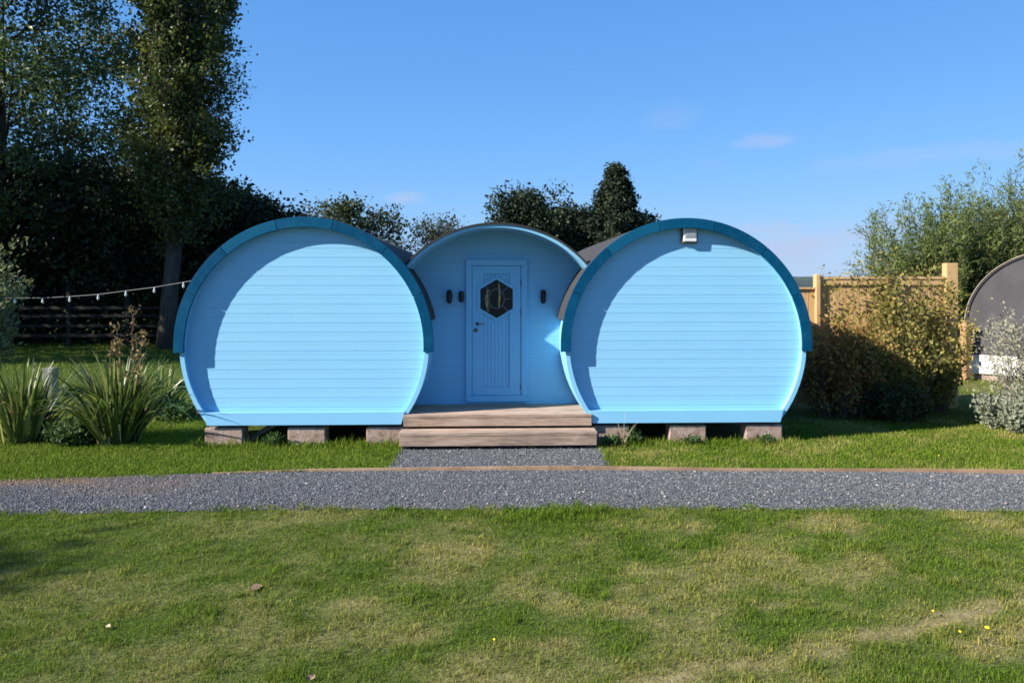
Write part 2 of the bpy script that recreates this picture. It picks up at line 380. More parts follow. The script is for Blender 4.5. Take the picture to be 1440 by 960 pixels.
# ------------------------------------------------------------------ world, sun, camera
SUN = Vector((2.48, 1.0, -1.54)).normalized()
w = bpy.data.worlds.new('World'); scene.world = w; w.use_nodes = True
nt = w.node_tree; nt.nodes.clear()
out = nt.nodes.new('ShaderNodeOutputWorld'); bg = nt.nodes.new('ShaderNodeBackground'); nt.links.new(bg.outputs[0], out.inputs[0])
sky = nt.nodes.new('ShaderNodeTexSky'); sky.sky_type = 'NISHITA'; sky.sun_disc = False
sky.sun_elevation = math.asin(-SUN.z); sky.sun_rotation = math.atan2(-SUN.x, -SUN.y) % (2*PI)
sky.altitude = 60; sky.air_density = 1.25; sky.dust_density = .25; sky.ozone_density = 3.0
bg.inputs[1].default_value = .10
tc = nt.nodes.new('ShaderNodeTexCoord')
spz = N(nt, 'ShaderNodeSeparateXYZ'); nt.links.new(tc.outputs['Generated'], spz.inputs[0])
blue = ramp(nt, [(0,(.135,.235,.40)),(.04,(.125,.232,.41)),(.10,(.092,.222,.44)),(.16,(.067,.20,.44)),(.25,(.052,.172,.41)),(.37,(.040,.148,.375)),(1,(.028,.10,.29))]); nt.links.new(spz.outputs[2], blue.inputs[0])
bl10 = N(nt, 'ShaderNodeVectorMath', operation='SCALE'); nt.links.new(blue.outputs[0], bl10.inputs[0]); bl10.inputs['Scale'].default_value = 10
skyc = mixc(nt, .86, sky.outputs[0], bl10.outputs[0])
cn = noise(nt, tc.outputs['Generated'], 9, 6, .6, (1, 1, 3.2))
for (px, py, wx, wz, amt) in ((1085,198,.045,.011,.40),(568,280,.035,.013,.55),(1190,332,.09,.030,.8),(1100,350,.11,.035,.75),(1350,215,.30,.020,.22),(930,165,.05,.02,.15)):
    d = Vector(((px-CX)/F, 1, (HOR-py)/F)).normalized()
    sub = N(nt, 'ShaderNodeVectorMath', operation='SUBTRACT'); nt.links.new(tc.outputs['Generated'], sub.inputs[0]); sub.inputs[1].default_value = d
    sc = N(nt, 'ShaderNodeVectorMath', operation='MULTIPLY'); nt.links.new(sub.outputs[0], sc.inputs[0]); sc.inputs[1].default_value = (1/wx, 1/wx, 1/wz)
    ln = N(nt, 'ShaderNodeVectorMath', operation='LENGTH'); nt.links.new(sc.outputs[0], ln.inputs[0])
    v = math_n(nt, 'ADD', math_n(nt, 'SUBTRACT', 1.0, ln.outputs['Value']), math_n(nt, 'MULTIPLY', math_n(nt, 'SUBTRACT', cn.outputs[0], .5), 3.0))
    mr = N(nt, 'ShaderNodeMapRange'); mr.interpolation_type = 'SMOOTHSTEP'; mr.inputs[1].default_value = 0; mr.inputs[2].default_value = 1.1; mr.inputs[4].default_value = amt
    nt.links.new(v, mr.inputs[0])
    skyc = mixc(nt, mr.outputs[0], skyc, (2.3, 2.75, 3.9))


nt.links.new(skyc, bg.inputs[0])
sl = bpy.data.lights.new('sun', 'SUN'); sl.energy = 5.0; sl.angle = R(.5); sl.color = (1, .93, .82)
so = bpy.data.objects.new('sun', sl); COL.objects.link(so); so.rotation_euler = SUN.to_track_quat('-Z', 'Y').to_euler(); so.location = (-20, -8, 14)

cam = bpy.data.cameras.new('camera'); cam.lens = 36*F/1440; cam.sensor_width = 36; cam.shift_y = -(480-HOR)/1440; cam.clip_end = 3000; cam.clip_start = .05
co_ = bpy.data.objects.new('camera', cam); COL.objects.link(co_); co_.location = (0,0,CAMZ); co_.rotation_euler = (R(90),0,0)
scene.camera = co_
vs = scene.view_settings; vs.view_transform = 'Standard'; vs.look = 'None'; vs.gamma = 1; vs.use_curve_mapping = False
vs.exposure = 1.15
scene.render.film_transparent = False
scene.render.filter_size = 1.7 if hasattr(scene.render, 'filter_size') else None
cy = scene.cycles
cy.max_bounces = 6; cy.diffuse_bounces = 3; cy.glossy_bounces = 2; cy.transmission_bounces = 3; cy.transparent_max_bounces = 4
cy.use_denoising = True; cy.filter_width = 1.7; cy.caustics_reflective = False; cy.caustics_refractive = False

# ------------------------------------------------------------------ ground, path, lawn
def far_edge(x):
    x = np.asarray(x, float); q = np.where(x < 0, .0156, .0054)
    xx = np.clip(x, -7, 9); return 7.53 - q*xx*xx
def near_edge(x):
    x = np.asarray(x, float); q = np.where(x < 0, .0102, .0043)
    xx = np.clip(x, -7, 9); return 6.25 - q*xx*xx
APX0, APX1 = -1.26, .99
def hgt(x, y):
    a = (1-sstep(5.2, 6.0, y))
    return a*(fbm(x*.8+5, y*.8+9, 3)-.5)*.06
def dryness(x, y):
    wx, wy = x+(fbm(x*2+1, y*2+5, 2)-.5)*.6, y+(fbm(x*2+31, y*2+45, 2)-.5)*.6
    d = .16 + .55*sstep(.42, .68, fbm(wx*1.5+3.3, wy*2.3+7.7, 5))
    d = d - .30*sstep(.5, .7, fbm(wx*2.2+80, wy*3+61, 4))
    d = d + .38*sstep(.55, .72, fbm(x*4.2+40, y*5.5+11, 4)) - .22*sstep(.55, .75, fbm(x*7+4, y*9+71, 3))
    d = np.clip(d*(.55+.45*sstep(-3.2, 1.0, x)), 0, 1)
    # worn diagonal streak across the near corner of the lawn
    ax, ay, bx, by = .75, 3.5, 3.4, 4.5
    t = np.clip(((x-ax)*(bx-ax)+(y-ay)*(by-ay))/((bx-ax)**2+(by-ay)**2), -.2, 1.4)
    dl = np.hypot(x-(ax+t*(bx-ax)), y-(ay+t*(by-ay))) + (fbm(x*5, y*5, 3)-.5)*.22
    d = np.maximum(d, (1-sstep(.02, .16, dl))*(.7+.3*sstep(.25, .42, fbm(x*2.4+3, y*2.4, 3))))
    lush = np.exp(-((x-.35)/.48)**2 - ((y-6.05)/.22)**2)
    d = d*(1-.95*np.clip(lush*1.5, 0, 1))
    d = np.where(y > 7.2, d*np.where(x > 0, .8, .22), d)
    return np.clip(d, 0, 1)
def bare(x, y):
    ax, ay, bx, by = .75, 3.5, 3.4, 4.5
    t = np.clip(((x-ax)*(bx-ax)+(y-ay)*(by-ay))/((bx-ax)**2+(by-ay)**2), -.2, 1.4)
    dl = np.hypot(x-(ax+t*(bx-ax)), y-(ay+t*(by-ay))) + (fbm(x*5, y*5, 3)-.5)*.22
    return (1-sstep(.0, .12, dl))*sstep(.24, .42, fbm(x*2.4+3, y*2.4, 3))

gx = np.concatenate([-np.geomspace(900, 9, 26), np.linspace(-8.8, 9.8, 156), np.geomspace(10, 900, 26)])
gy = np.concatenate([[-300,-100,-40,-15,-5,0,1.5], np.linspace(2.2, 12, 83), np.geomspace(12.5, 1600, 34)])
X, Y = np.meshgrid(gx, gy); Z = hgt(X, Y)
nx, ny = len(gx), len(gy)
V = np.stack([X.ravel(), Y.ravel(), Z.ravel()], 1)
ii = (np.arange(ny-1)[:,None]*nx + np.arange(nx-1)[None,:]).ravel()
C = np.stack([ii, ii+1, ii+1+nx, ii+nx], 1).ravel()
g = np_mesh('ground', V, C, np.full(len(ii), 4), M['ground'], attrs=[('dry','POINT',dryness(V[:,0], V[:,1]))], smooth=True)
tag(g, kind='structure')

px_ = np.linspace(-14, 14, 113)
ne, fe = near_edge(px_), far_edge(px_)
ne = ne + (vnoise(px_*2.2, px_*0+4)-.5)*.10
mb = MB()
n = len(px_); K = 5
vs_ = []
for k in range(K+1):
    for i in range(n): vs_.append((px_[i], ne[i]+(fe[i]-ne[i])*k/K, .004 + .012*math.sin(PI*k/K)))
mb.add(vs_, [(k*n+i, k*n+i+1, (k+1)*n+i+1, (k+1)*n+i) for k in range(K) for i in range(n-1)], True)
o = mb.build('gravel_path', M['gravelbed']); tag(o, kind='structure')
mb = MB(); xs = np.linspace(APX0, APX1, 10)
mb.add([(x, far_edge(x)+.03, .006) for x in xs]+[(x, 8.70, .006) for x in xs], [(i, i+1, i+11, i+10) for i in range(9)])
o = mb.build('gravel_apron', M['gravelbed']); tag(o, kind='structure')

# loose stones over path and apron
def stones():
    n1 = 68000
    x = rng.uniform(-7.5, 7.5, n1); t = rng.random(n1)
    y = near_edge(x)-.04 + (far_edge(x)-near_edge(x)+.03)*t
    z = .004 + .012*np.sin(PI*np.clip(t,0,1))
    n2 = 11000; x2 = rng.uniform(APX0-.02, APX1+.03, n2); y2 = rng.uniform(7.57, 8.62, n2)
    x = np.concatenate([x,x2]); y = np.concatenate([y,y2]); z = np.concatenate([z, np.full(n2,.006)])
    n = len(x); s = rng.uniform(.004,.0105,n)*(1+.8*(rng.random(n)>.95))
    base = np.array([(1,0,0),(0,1,0),(-1,0,0),(0,-1,0),(0,0,1),(0,0,-1)], float)
    V = base[None]*rng.uniform(.65,1.25,(n,6,1)); V[:,:,2] *= .62
    a = rng.uniform(0, 2*PI, n); c, q = np.cos(a), np.sin(a)
    tl = rng.uniform(-.5,.5,n)
    V[:,:,2] += V[:,:,0]*tl[:,None]
    vx = V[:,:,0]*c[:,None]-V[:,:,1]*q[:,None]; vy = V[:,:,0]*q[:,None]+V[:,:,1]*c[:,None]
    V[:,:,0], V[:,:,1] = vx, vy
    V = V*s[:,None,None] + np.stack([x,y,z+s*.25],1)[:,None,:]
    fc = np.array([(0,1,4),(1,2,4),(2,3,4),(3,0,4),(1,0,5),(2,1,5),(3,2,5),(0,3,5)])
    C = (fc[None]+6*np.arange(n)[:,None,None]).ravel()
    o = np_mesh('gravel', V.reshape(-1,3), C, np.full(n*8,3), M['gravel'])
    tag(o, 'loose grey slate chippings covering the path and the apron before the steps', 'gravel', kind='stuff')
stones()

# thin timber edging along the far side of the path
mb = MB(); xs = np.concatenate([np.arange(-3.0, 9.01, .25)])
rows = []
for x in xs:
    y = float(far_edge(x)) + .01*math.sin(x*2.1); h = .034 + .006*math.sin(x*1.3+1) - (0.02*max(0, (-1.9-x)))
    rows += [(x, y-.012, -.02), (x, y-.012, h), (x, y+.014, h), (x, y+.014, -.02)]
nn = len(xs); fs = []
for i in range(nn-1):
    a, b_ = i*4, i*4+4
    fs += [(a, b_, b_+1, a+1), (a+1, b_+1, b_+2, a+2), (a+2, b_+2, b_+3, a+3)]
fs += [(0,1,2,3), ((nn-1)*4+3, (nn-1)*4+2, (nn-1)*4+1, (nn-1)*4)]
mb.add(rows, fs)
o = mb.build('path_edging', M['edging']); tag(o, 'thin weathered timber board edging the far side of the grey gravel path', 'edging')

# cabin frame
ROOT = Vector((-.1735, 8.745, 0)); YAW = math.atan2(.15, 4.511); SP = 2.257; ZC = 1.175
CAB = Matrix.Translation(ROOT) @ Matrix.Rotation(YAW, 4, 'Z')
CABI = CAB.inverted()
def cabin_local(x, y):
    c, s = math.cos(YAW), math.sin(YAW); dx, dy = x-ROOT.x, y-ROOT.y
    return dx*c+dy*s, -dx*s+dy*c

def blade_mesh(name, x, y, L, W, seed, two=True, extra_dry=0, lift=0):
    r = np.random.default_rng(seed); n = len(x)
    a = r.uniform(0, 2*PI, n); lean = np.abs(r.normal(0, .8, n)) + .15
    z = hgt(x, y)-.003; P0 = np.stack([x, y, z], 1)
    H = np.stack([np.cos(a), np.sin(a), np.zeros(n)], 1); S = np.stack([-np.sin(a), np.cos(a), np.zeros(n)], 1)
    S = S*np.cos(r.uniform(-.6,.6,n))[:,None]
    up = np.array([0,0,1.])
    d1 = H*np.sin(lean*.5)[:,None] + up*np.cos(lean*.5)[:,None]
    d2 = H*np.sin(np.minimum(lean*1.5,1.9))[:,None] + up*np.cos(np.minimum(lean*1.5,1.9))[:,None]
    Pm = P0 + d1*(L*.55)[:,None]; Pt = Pm + d2*(L*.45)[:,None]
    w = (W*.5)[:,None]
    dry = np.clip(dryness(x, y) + r.normal(0,.16,n) + extra_dry, 0, 1); rn = np.clip(lift + r.random(n)*.75 + .25*fbm(x*2.5, y*3.5, 3)*1.3 - .05, 0, 1)
    if two:
        V = np.stack([P0-S*w, P0+S*w, Pm+S*w*.85, Pm-S*w*.85, Pt], 1).reshape(-1,3)
        b = 5*np.arange(n)[:,None]
        C = np.concatenate([b, b+1, b+2, b+3, b+3, b+2, b+4], 1).ravel(); sz = np.tile([4,3], n); rep = 2
    else:
        V = np.stack([P0-S*w, P0+S*w, Pt], 1).reshape(-1,3)
        C = np.arange(3*n); sz = np.full(n,3); rep = 1
    return V, C, sz, np.repeat(dry, rep), np.repeat(rn, rep)

def lawn():
    parts = []
    # in front of the path
    n = 330000
    D = 2.7 + (6.4-2.7)*rng.random(n)**1.0; x = rng.uniform(-1, 1, n)*(.72*D+.9)
    edge = near_edge(x)+(vnoise(x*2.2, x*0+4)-.5)*.10 + (vnoise(x*9, D*0+2)-.5)*.09
    k = D < edge + rng.random(n)**3*.05
    k &= rng.random(n) > bare(x, D)*.93
    k &= rng.random(n) < .42 + .85*vnoise(x*11+9, D*13)
    x, D = x[k], D[k]
    lush = np.exp(-((x-.35)/.5)**2 - ((D-6.05)/.22)**2); rag = sstep(5.95, 6.2, D)
    tuft = sstep(.45,.8, fbm(x*9+70, D*11+20, 3))
    L = rng.uniform(.016,.036,len(x))*(.75+1.0*tuft)*(1+1.5*lush+.35*rag); W = rng.uniform(.0028,.0048,len(x))*(D/4.2)**.5
    parts.append(blade_mesh('a', x, D, L, W, 1))
    # between path and cabin and off to both sides
    n = 210000
    D = rng.uniform(7.05, 10.2, n); x = rng.uniform(-1, 1, n)*(.72*D+1.0)
    lx, ly = cabin_local(x, D)
    k = D > far_edge(x)+.015-.07*rng.random(n)**2*(x < -1.9) - .25*rng.random(n)*(x < -3.4)*vnoise(x*4,D*4)
    k &= ~((x > APX0-.0+rng.normal(0,.025,n)) & (x < APX1+rng.normal(0,.03,n)) & (D < 8.8))
    k &= ~((ly > .10) & (np.abs(lx) < 3.35))
    x, D = x[k], D[k]
    lx, ly = cabin_local(x, D)
    base_ = np.exp(-((ly+.05)/.16)**2)*(np.abs(lx) < 3.6)
    L = rng.uniform(.028,.055,len(x))*(.75+.6*fbm(x*2+3, D*2, 3))*(1+2.0*base_*rng.random(len(x))**2); W = rng.uniform(.005,.008,len(x))
    parts.append(blade_mesh('b', x, D, L, W, 2, lift=.14))
    # further back
    n = 90000
    D = 10 + 16*rng.random(n)**1.2; x = rng.uniform(-1.05, 1.0, n)*(.74*D+1)
    lx, ly = cabin_local(x, D); k = ~((ly > .1) & (ly < 5) & (np.abs(lx) < 3.7)); x, D = x[k], D[k]
    L = rng.uniform(.05,.10,len(x)); W = rng.uniform(.010,.018,len(x))*(D/12)
    parts.append(blade_mesh('c', x, D, L, W, 3, two=False))
    V, C, S, dr, rn = [], [], [], [], []; off = 0
    for v, c, s, d, r in parts:
        V.append(v); C.append(c+off); S.append(s); dr.append(d); rn.append(r); off += len(v)
    o = np_mesh('grass', np.concatenate(V), np.concatenate(C), np.concatenate(S), M['grass'],
                attrs=[('dry','FACE',np.concatenate(dr)),('rnd','FACE',np.concatenate(rn))])
    tag(o, 'short mown lawn grass with yellowed dry patches', 'grass', kind='stuff')
lawn()

# far hills
mb = MB(); n = 90; prev = []
for i in range(n+1):
    x = -700 + 1700*i/n
    zt = 9.5 + 3.2*math.sin(x*.006+1) + 1.6*math.sin(x*.017) + .5*math.sin(x*.09)
    prev.append((x, zt))
vs_ = []
for x, zt in prev: vs_ += [(x, 560, -.5), (x, 600, zt*.55), (x, 680, zt*1.12), (x, 800, -1)]
fs = [(i*4+k, i*4+4+k, i*4+5+k, i*4+1+k) for i in range(n) for k in range(3)]
mb.add(vs_, fs, True); o = mb.build('hills', M['hills']); tag(o, kind='structure')

# ------------------------------------------------------------------ the blue cabin
cabin = empty('blue_cabin', ROOT, YAW)
tag(cabin, 'pale blue timber cabin of two round barrel rooms joined by an arched porch', 'cabin')
RO, RI = 1.45, 1.40
LEN = 4.6
def boards(mb, cx, hw, zs, ylo, pitch, lip=.0022):
    """horizontal lapped boards; hw(z) is the half width (or a pair of edges) at height z"""
    rows = []
    z = zs[0]
    while z < zs[1]-1e-4:
        z1 = min(z+pitch, zs[1])
        for t in (0, .12, .5, 1):
            zz = z+(z1-z)*t; yy = ylo - lip*(1-t) if t >= .12 else ylo - lip*.6
            a, b_ = hw(min(zz, zs[1]-1e-4)); rows.append((cx+a, cx+b_, yy, zz))
        z = z1
    vs_, fs = [], []
    for a, b_, y, z in rows: vs_ += [(a, y, z), (b_, y, z)]
    for i in range(len(rows)-1): fs.append((2*i, 2*i+1, 2*i+3, 2*i+2))
    mb.add(vs_, fs)
def barrel(lx, vent):
    aB = math.asin((.25-ZC)/RO)
    mb = MB(); mb.arc(lx, ZC, RI, RO, aB, PI-aB, 0, LEN, 64)
    # floor slab between the two lower edges
    hwf = RO*math.cos(aB)-.06
    mb.box(lx-hwf, lx+hwf, .03, LEN-.02, .262, .33)
    room = mb.build('barrel_room', M['blue'], cabin)
    circ = lambda z: (-math.sqrt(max(1e-5, (RI+.004)**2-(z-ZC)**2)), math.sqrt(max(1e-5, (RI+.004)**2-(z-ZC)**2)))
    g = MB(); boards(g, lx, circ, (.331, ZC+RI-.006), .086, PITCH)
    g.build('gable_wall', M['gable'], room)
    g = MB(); boards(g, lx, circ, (.331, ZC+RI-.006), LEN-.06, PITCH, 0); g.build('gable_wall', M['gable'], room)
    f = MB(); a0, a1 = R(-3.2), R(183.2); cuts = [a0]+[R(v) for v in (24,50,77,103,130,155)]+[a1]
    for p, q in zip(cuts[:-1], cuts[1:]): f.arc(lx, ZC, 1.388, 1.508, p+.0022, q-.0022, -.032, -.002, 10)
    f.build('fascia', M['teal'], room, bevel=.003)
    f = MB(); f.arc(lx, ZC, 1.452, 1.503, R(11), R(169), .0, LEN+.06, 60)
    f.build('shingle_roof', M['shingle'], room)
    f = MB(); h0 = math.sqrt(RO**2-(.25-ZC)**2); h1 = math.sqrt(RI**2-(.398-ZC)**2)
    f.prism_xz([(lx-h0-.012,.248),(lx+h0+.012,.248),(lx+h1+.004,.398),(lx-h1-.004,.398)], -.018, .0015)
    f.box(lx-h1+.01, lx+h1-.01, .002, .081, .372, .394)
    f.build('skirt_board', M['blue'], room, bevel=.003)
    # dark joists under the floor
    f = MB()
    for yy in (.25, 1.2, 2.3, 3.4):
        f = MB(); f.box(lx-1.0, lx+1.0, yy, yy+.06, .215, .26); f.build('joist', M['deckdark'], room)
    if vent:
        xv, zv = PX(967, 8.95), PZ(331, 8.95)
        p = CABI @ Vector((xv, 8.95, zv)); q = p.x
        f = MB(); f.box(q-.098, q+.098, .045, .084, p.z-.098, p.z+.098)
        v = f.build('vent', M['brown'], room, bevel=.004)
        f = MB(); f.box(q-.080, q+.080, .012, .046, p.z-.082, p.z+.082); f.build('cover', M['white'], v, bevel=.008)
        f = MB()
        for k in range(6): f.box(q-.062, q+.062, .004, .0125, p.z-.028+k*.018, p.z-.018+k*.018)
        f.build('grille', M['grille'], v)
    return room
barrel(-SP, False); barrel(SP, True)

# porch between the rooms
PY = .18; WY = .75
mb = MB(); mb.arc(0, ZC, 1.405, 1.44, R(40.5), R(139.5), PY+.02, LEN-.1, 40)
porch = mb.build('porch', M['blue'], cabin)
mb = MB(); mb.arc(0, ZC, 1.405, 1.441, R(40.2), R(139.8), PY-.012, PY+.0195, 40); mb.build('arch_trim', M['blue'], porch)
mb = MB(); mb.arc(0, ZC, 1.4425, 1.466, R(40.6), R(139.4), PY-.03, LEN-.1, 40); mb.build('shingle_roof', M['shingle'], porch)
def hwp(z):
    a = math.sqrt(max(1e-6, 1.412**2-(z-ZC)**2)); d = abs(z-ZC)
    if d < RO: a = min(a, SP - math.sqrt(RO**2-d*d) + .02)
    return (-a, a)
mb = MB(); boards(mb, 0, hwp, (.34, ZC+1.408), WY, PITCH); mb.build('porch_wall', M['porch'], porch)

def zpx(py): return PZ(py, 9.5)
HX, HZ = .0, zpx(420)
# door frame, leaf
fw, fz0, fz1 = .393, .395, zpx(365)
mb = MB()
mb.box(-fw, -fw+.078, WY-.045, WY+.004, fz0+.078, fz1-.078); mb.box(fw-.078, fw, WY-.045, WY+.004, fz0+.078, fz1-.078)
mb.box(-fw, fw, WY-.047, WY+.004, fz1-.078, fz1); mb.box(-fw, fw, WY-.047, WY+.004, fz0, fz0+.078)
mb.build('door_frame', M['door'], cabin, bevel=.006)
dw, dz0, dz1 = fw-.083, fz0+.083, fz1-.083
px0, px1, pz0, pz1 = -.165, .165, dz0+.10, dz1-.10
hexr, hexw = .252, .212
mb = MB(); yf = WY-.034
mb.box(-dw, px0, yf, WY+.003, dz0, dz1); mb.box(px1, dw, yf, WY+.003, dz0, dz1)
mb.box(px0, px1, yf, WY+.003, dz0, pz0); mb.box(px0, px1, yf, WY+.003, pz1, dz1)
nb = 7
for k in range(nb):
    a = px0+(px1-px0)*k/nb; b_ = px0+(px1-px0)*(k+1)/nb
    mb.box(a+.0025, b_-.0025, yf+.013, WY+.002, pz0, pz1)
mb.box(px0, px1, yf+.019, WY+.001, pz0, pz1)
door = mb.build('door', M['door'], cabin, bevel=.003)
def hexpts(w_, h_): return [(HX, HZ-h_), (HX+w_, HZ-h_*.5), (HX+w_, HZ+h_*.5), (HX, HZ+h_), (HX-w_, HZ+h_*.5), (HX-w_, HZ-h_*.5)]
def hexring(w1, h1, w0, h0, y0, y1, mb):
    A, B = hexpts(w1, h1), hexpts(w0, h0)
    vs_ = [(x,y0,z) for x,z in A]+[(x,y0,z) for x,z in B]+[(x,y1,z) for x,z in A]+[(x,y1,z) for x,z in B]
    fs = []
    for i in range(6):
        j = (i+1)%6; fs += [(i,j,6+j,6+i), (i,12+i,12+j,j), (6+i,6+j,18+j,18+i)]
    mb.add(vs_, fs)
mb = MB(); hexring(hexw+.026, hexr+.03, hexw-.004, hexr-.004, yf-.014, yf+.001, mb)
win = mb.build('window', M['door'], door)
mb = MB(); mb.prism_xz(hexpts(hexw, hexr), yf-.008, yf-.002); mb.build('pane', M['glass'], win)
mb = MB()
ring = [(HX+.098*math.cos(2*PI*k/28), yf-.011, HZ+.125*math.sin(2*PI*k/28)) for k in range(29)]
mb.tube(ring, .0075, 5, False)
for k in range(8):
    a = 2*PI*(k)/8 if k % 4 == 0 else 2*PI*k/8
    if k in (2, 6): continue
    c, s = math.cos(a), math.sin(a); rr = .19 if k % 4 == 0 else .205
    mb.tube([(HX+.100*c, yf-.011, HZ+.128*s), (HX+rr*c*.98, yf-.011, HZ+rr*s*1.05)], .0075, 5)
mb.build('leading', M['lead'], win)
mb = MB()
for (x0, x1, z0, z1, sk) in ((-.125,-.088,-.165,.135,.02), (.012,.042,-.12,.20,-.012)):
    pts = []
    for k in range(9):
        t = k/8; zz = z0+(z1-z0)*t; wv = (x1-x0)*(.35+.65*math.sin(PI*t)); cxm = (x0+x1)/2 + sk*math.sin(PI*t*1.0)*-1
        pts.append((cxm, wv, zz))
    vs_ = [(HX+c-wv/2, yf-.0095, HZ+zz) for c,wv,zz in pts]+[(HX+c+wv/2, yf-.0095, HZ+zz) for c,wv,zz in pts]
    mb.add(vs_, [(i, i+9, i+10, i+1) for i in range(8)])
mb.build('stained_pane', M['amber'], win)
# lever handle, lock, hinges
hx, hz = -.245, zpx(455)
mb = MB(); mb.lathe((hx, yf, hz), [(.022,0),(.022,.008),(.010,.010),(.010,.045)], 12, 'y')
mb.tube([(hx, yf-.042, hz),(hx+.04, yf-.046, hz-.001),(hx+.10, yf-.044, hz+.003)], [.009,.008,.007], 8)
mb.build('handle', M['steel'], door)
mb = MB(); mb.lathe((hx-.02, yf, zpx(464)), [(.026,0),(.026,.006),(.012,.008),(.012,.012)], 12, 'y'); mb.build('lock', M['steel'], door)
for zz in (zpx(398), zpx(440), zpx(542)):
    mb = MB(); mb.lathe((dw+.004, yf-.006, zz-.045), [(.008,0),(.008,.09)], 8); mb.build('hinge', M['lead'], door)
# the dark lanterns on the porch wall
def lantern(lx, h, wd):
    z = zpx(417); mb = MB()
    mb.box(lx-.022, lx+.022, WY-.02, WY+.002, z-h*.45, z+h*.45)
    mb.tube([(lx, WY-.01, z+h*.25), (lx, WY-.05, z+h*.42), (lx, WY-.075, z+h*.36)], .008, 6)
    l = mb.build('wall_lantern', M['black'], cabin)
    mb = MB(); c = (lx, WY-.075, z)
    mb.lathe(c, [(.012,h*.5),(wd*.35,h*.44),(wd*.5,h*.36),(wd*.42,h*.30),(wd*.46,h*.1),(wd*.46,-h*.1),(wd*.40,-h*.30),(wd*.46,-h*.34),(wd*.30,-h*.44),(.008,-h*.5)][::-1], 10)
    mb.build('lamp_body', M['black'], l)
def lloc(px): return (CABI @ Vector((PX(px, 9.5), 9.5, 0))).x
lantern(lloc(632.5), .175, .08); lantern(lloc(649), .15, .075); lantern(lloc(763.5), .18, .078)

# ------------------------------------------------------------------ steps
steps = empty('wooden_steps', CAB @ Vector((0,0,0)), YAW)
tag(steps, 'weathered timber porch deck with one lower step in front of the blue door', 'steps')
x0, x1 = -1.105, 1.118
mb = MB(); yy = -.05; rows = 6; dpt = (WY-.012+.05)/rows
for k in range(rows): mb.box(x0 if k == 0 else x0+.0, x1, yy+k*dpt, yy+(k+1)*dpt-.005, .328, .364)
# boards behind the front one are cut to the curve of the rooms
mb.v, mb.f, mb.sm = [], [], []
for k in range(rows):
    ya, yb = yy+k*dpt, yy+(k+1)*dpt-.005
    hw_ = SP-math.sqrt(RO**2-(ZC-.345)**2)-.004
    e = 0 if ya < -.02 else 1
    mb.box(-hw_ if e else x0, hw_ if e else x1, ya, yb if e else -.024, .328, .364)
    if not e: mb.box(-hw_, hw_, -.0235, yb, .328, .364)
mb.build('deck', M['deck'], steps, bevel=.004)
mb = MB(); mb.box(x0+.004, x1-.004, -.046, -.022, .228, .3265); mb.build('riser', M['deck'], steps, bevel=.003)
mb = MB(); mb.box(x0-.02, x1+.025, -.30, -.17, .165, .203); mb.box(x0-.02, x1+.025, -.165, -.048, .165, .203); mb.build('tread', M['deck'], steps, bevel=.004)
mb = MB(); mb.box(x0-.014, x1+.019, -.296, -.272, .05, .1635); mb.build('riser', M['deck'], steps, bevel=.003)
for xx in (x0+.02, -.4, .35, x1-.10):
    mb = MB(); mb.box(xx, xx+.08, -.268, -.06, -.01, .1635); mb.box(xx, xx+.08, -.02 if abs(xx) < .9 else -.0215, .0, -.01, .327)
    mb.build('support', M['deckdark'], steps)

# ------------------------------------------------------------------ concrete blocks under the rooms
def block_mesh(seed):
    r = random.Random(seed); mb = MB(); mb.box(-.22, .22, -.11, .11, -.02, .212)
    o = mb.build('concrete_block', M['concrete'], bevel=.012); return o
proto = block_mesh(1)
bl = [(319, 'pinkish cracked concrete block under the outer corner of the cabin nearest the strap-leaved plants'),
      (434, 'concrete block under the middle of the barrel room beside the leaning timber offcut'),
      (543, 'concrete block under the barrel room, tight against the porch steps on the phormium side'),
      (857, 'concrete block half shaded by the porch steps under the room with the vent'),
      (964, 'clean concrete block under the middle of the barrel room with the white vent'),
      (1070, 'concrete block under the outer corner of the cabin nearest the russet hedge')]
for i, (px, lab) in enumerate(bl):
    o = proto if i == 0 else copy_tree(proto)
    D = 8.67 + .15*(px-428)/537 + .13
    o.location = (PX(px, D), D, .0); o.rotation_euler = (0, 0, YAW + random.uniform(-.03,.03)); o.scale = (1, 1, 1.0)
    tag(o, lab, 'concrete block', 'concrete blocks holding up the cabin')
mb = MB(); mb.box(-.025, .025, -.045, .045, 0, .46)
o = mb.build('timber_offcut', M['oldwood'], bevel=.003); o.location = (PX(349, 8.95), 8.95, .01); o.rotation_euler = (R(-10), R(58), R(8))
tag(o, 'short grey timber offcut leaning between two concrete blocks under the cabin', 'timber offcut')

# ------------------------------------------------------------------ foliage tools
def leaves(name, P, mat, parent, size=.06, asp=.6, seed=0, up=.35, dirs=None, droop=0, jit=.35):
    r = np.random.default_rng(seed); n = len(P)
    nv = r.normal(0,1,(n,3)); nv[:,2] += up*2; nv /= np.linalg.norm(nv,axis=1)[:,None]
    t = r.normal(0,1,(n,3)) if dirs is None else dirs + r.normal(0,jit,(n,3))
    t[:,2] -= droop
    t -= nv*np.sum(t*nv,1)[:,None]; t /= np.linalg.norm(t,axis=1)[:,None]+1e-9
    b_ = np.cross(nv, t)
    s = (size*r.uniform(.6,1.35,n))[:,None]; w = s*asp
    V = np.stack([P, P+t*s*.45+b_*w*.5+nv*w*.12, P+t*s, P+t*s*.45-b_*w*.5+nv*w*.12], 1).reshape(-1,3)
    C = np.arange(4*n)
    return np_mesh(name, V, C, np.full(n,4), mat, parent, attrs=[('rnd','FACE',r.random(n))])

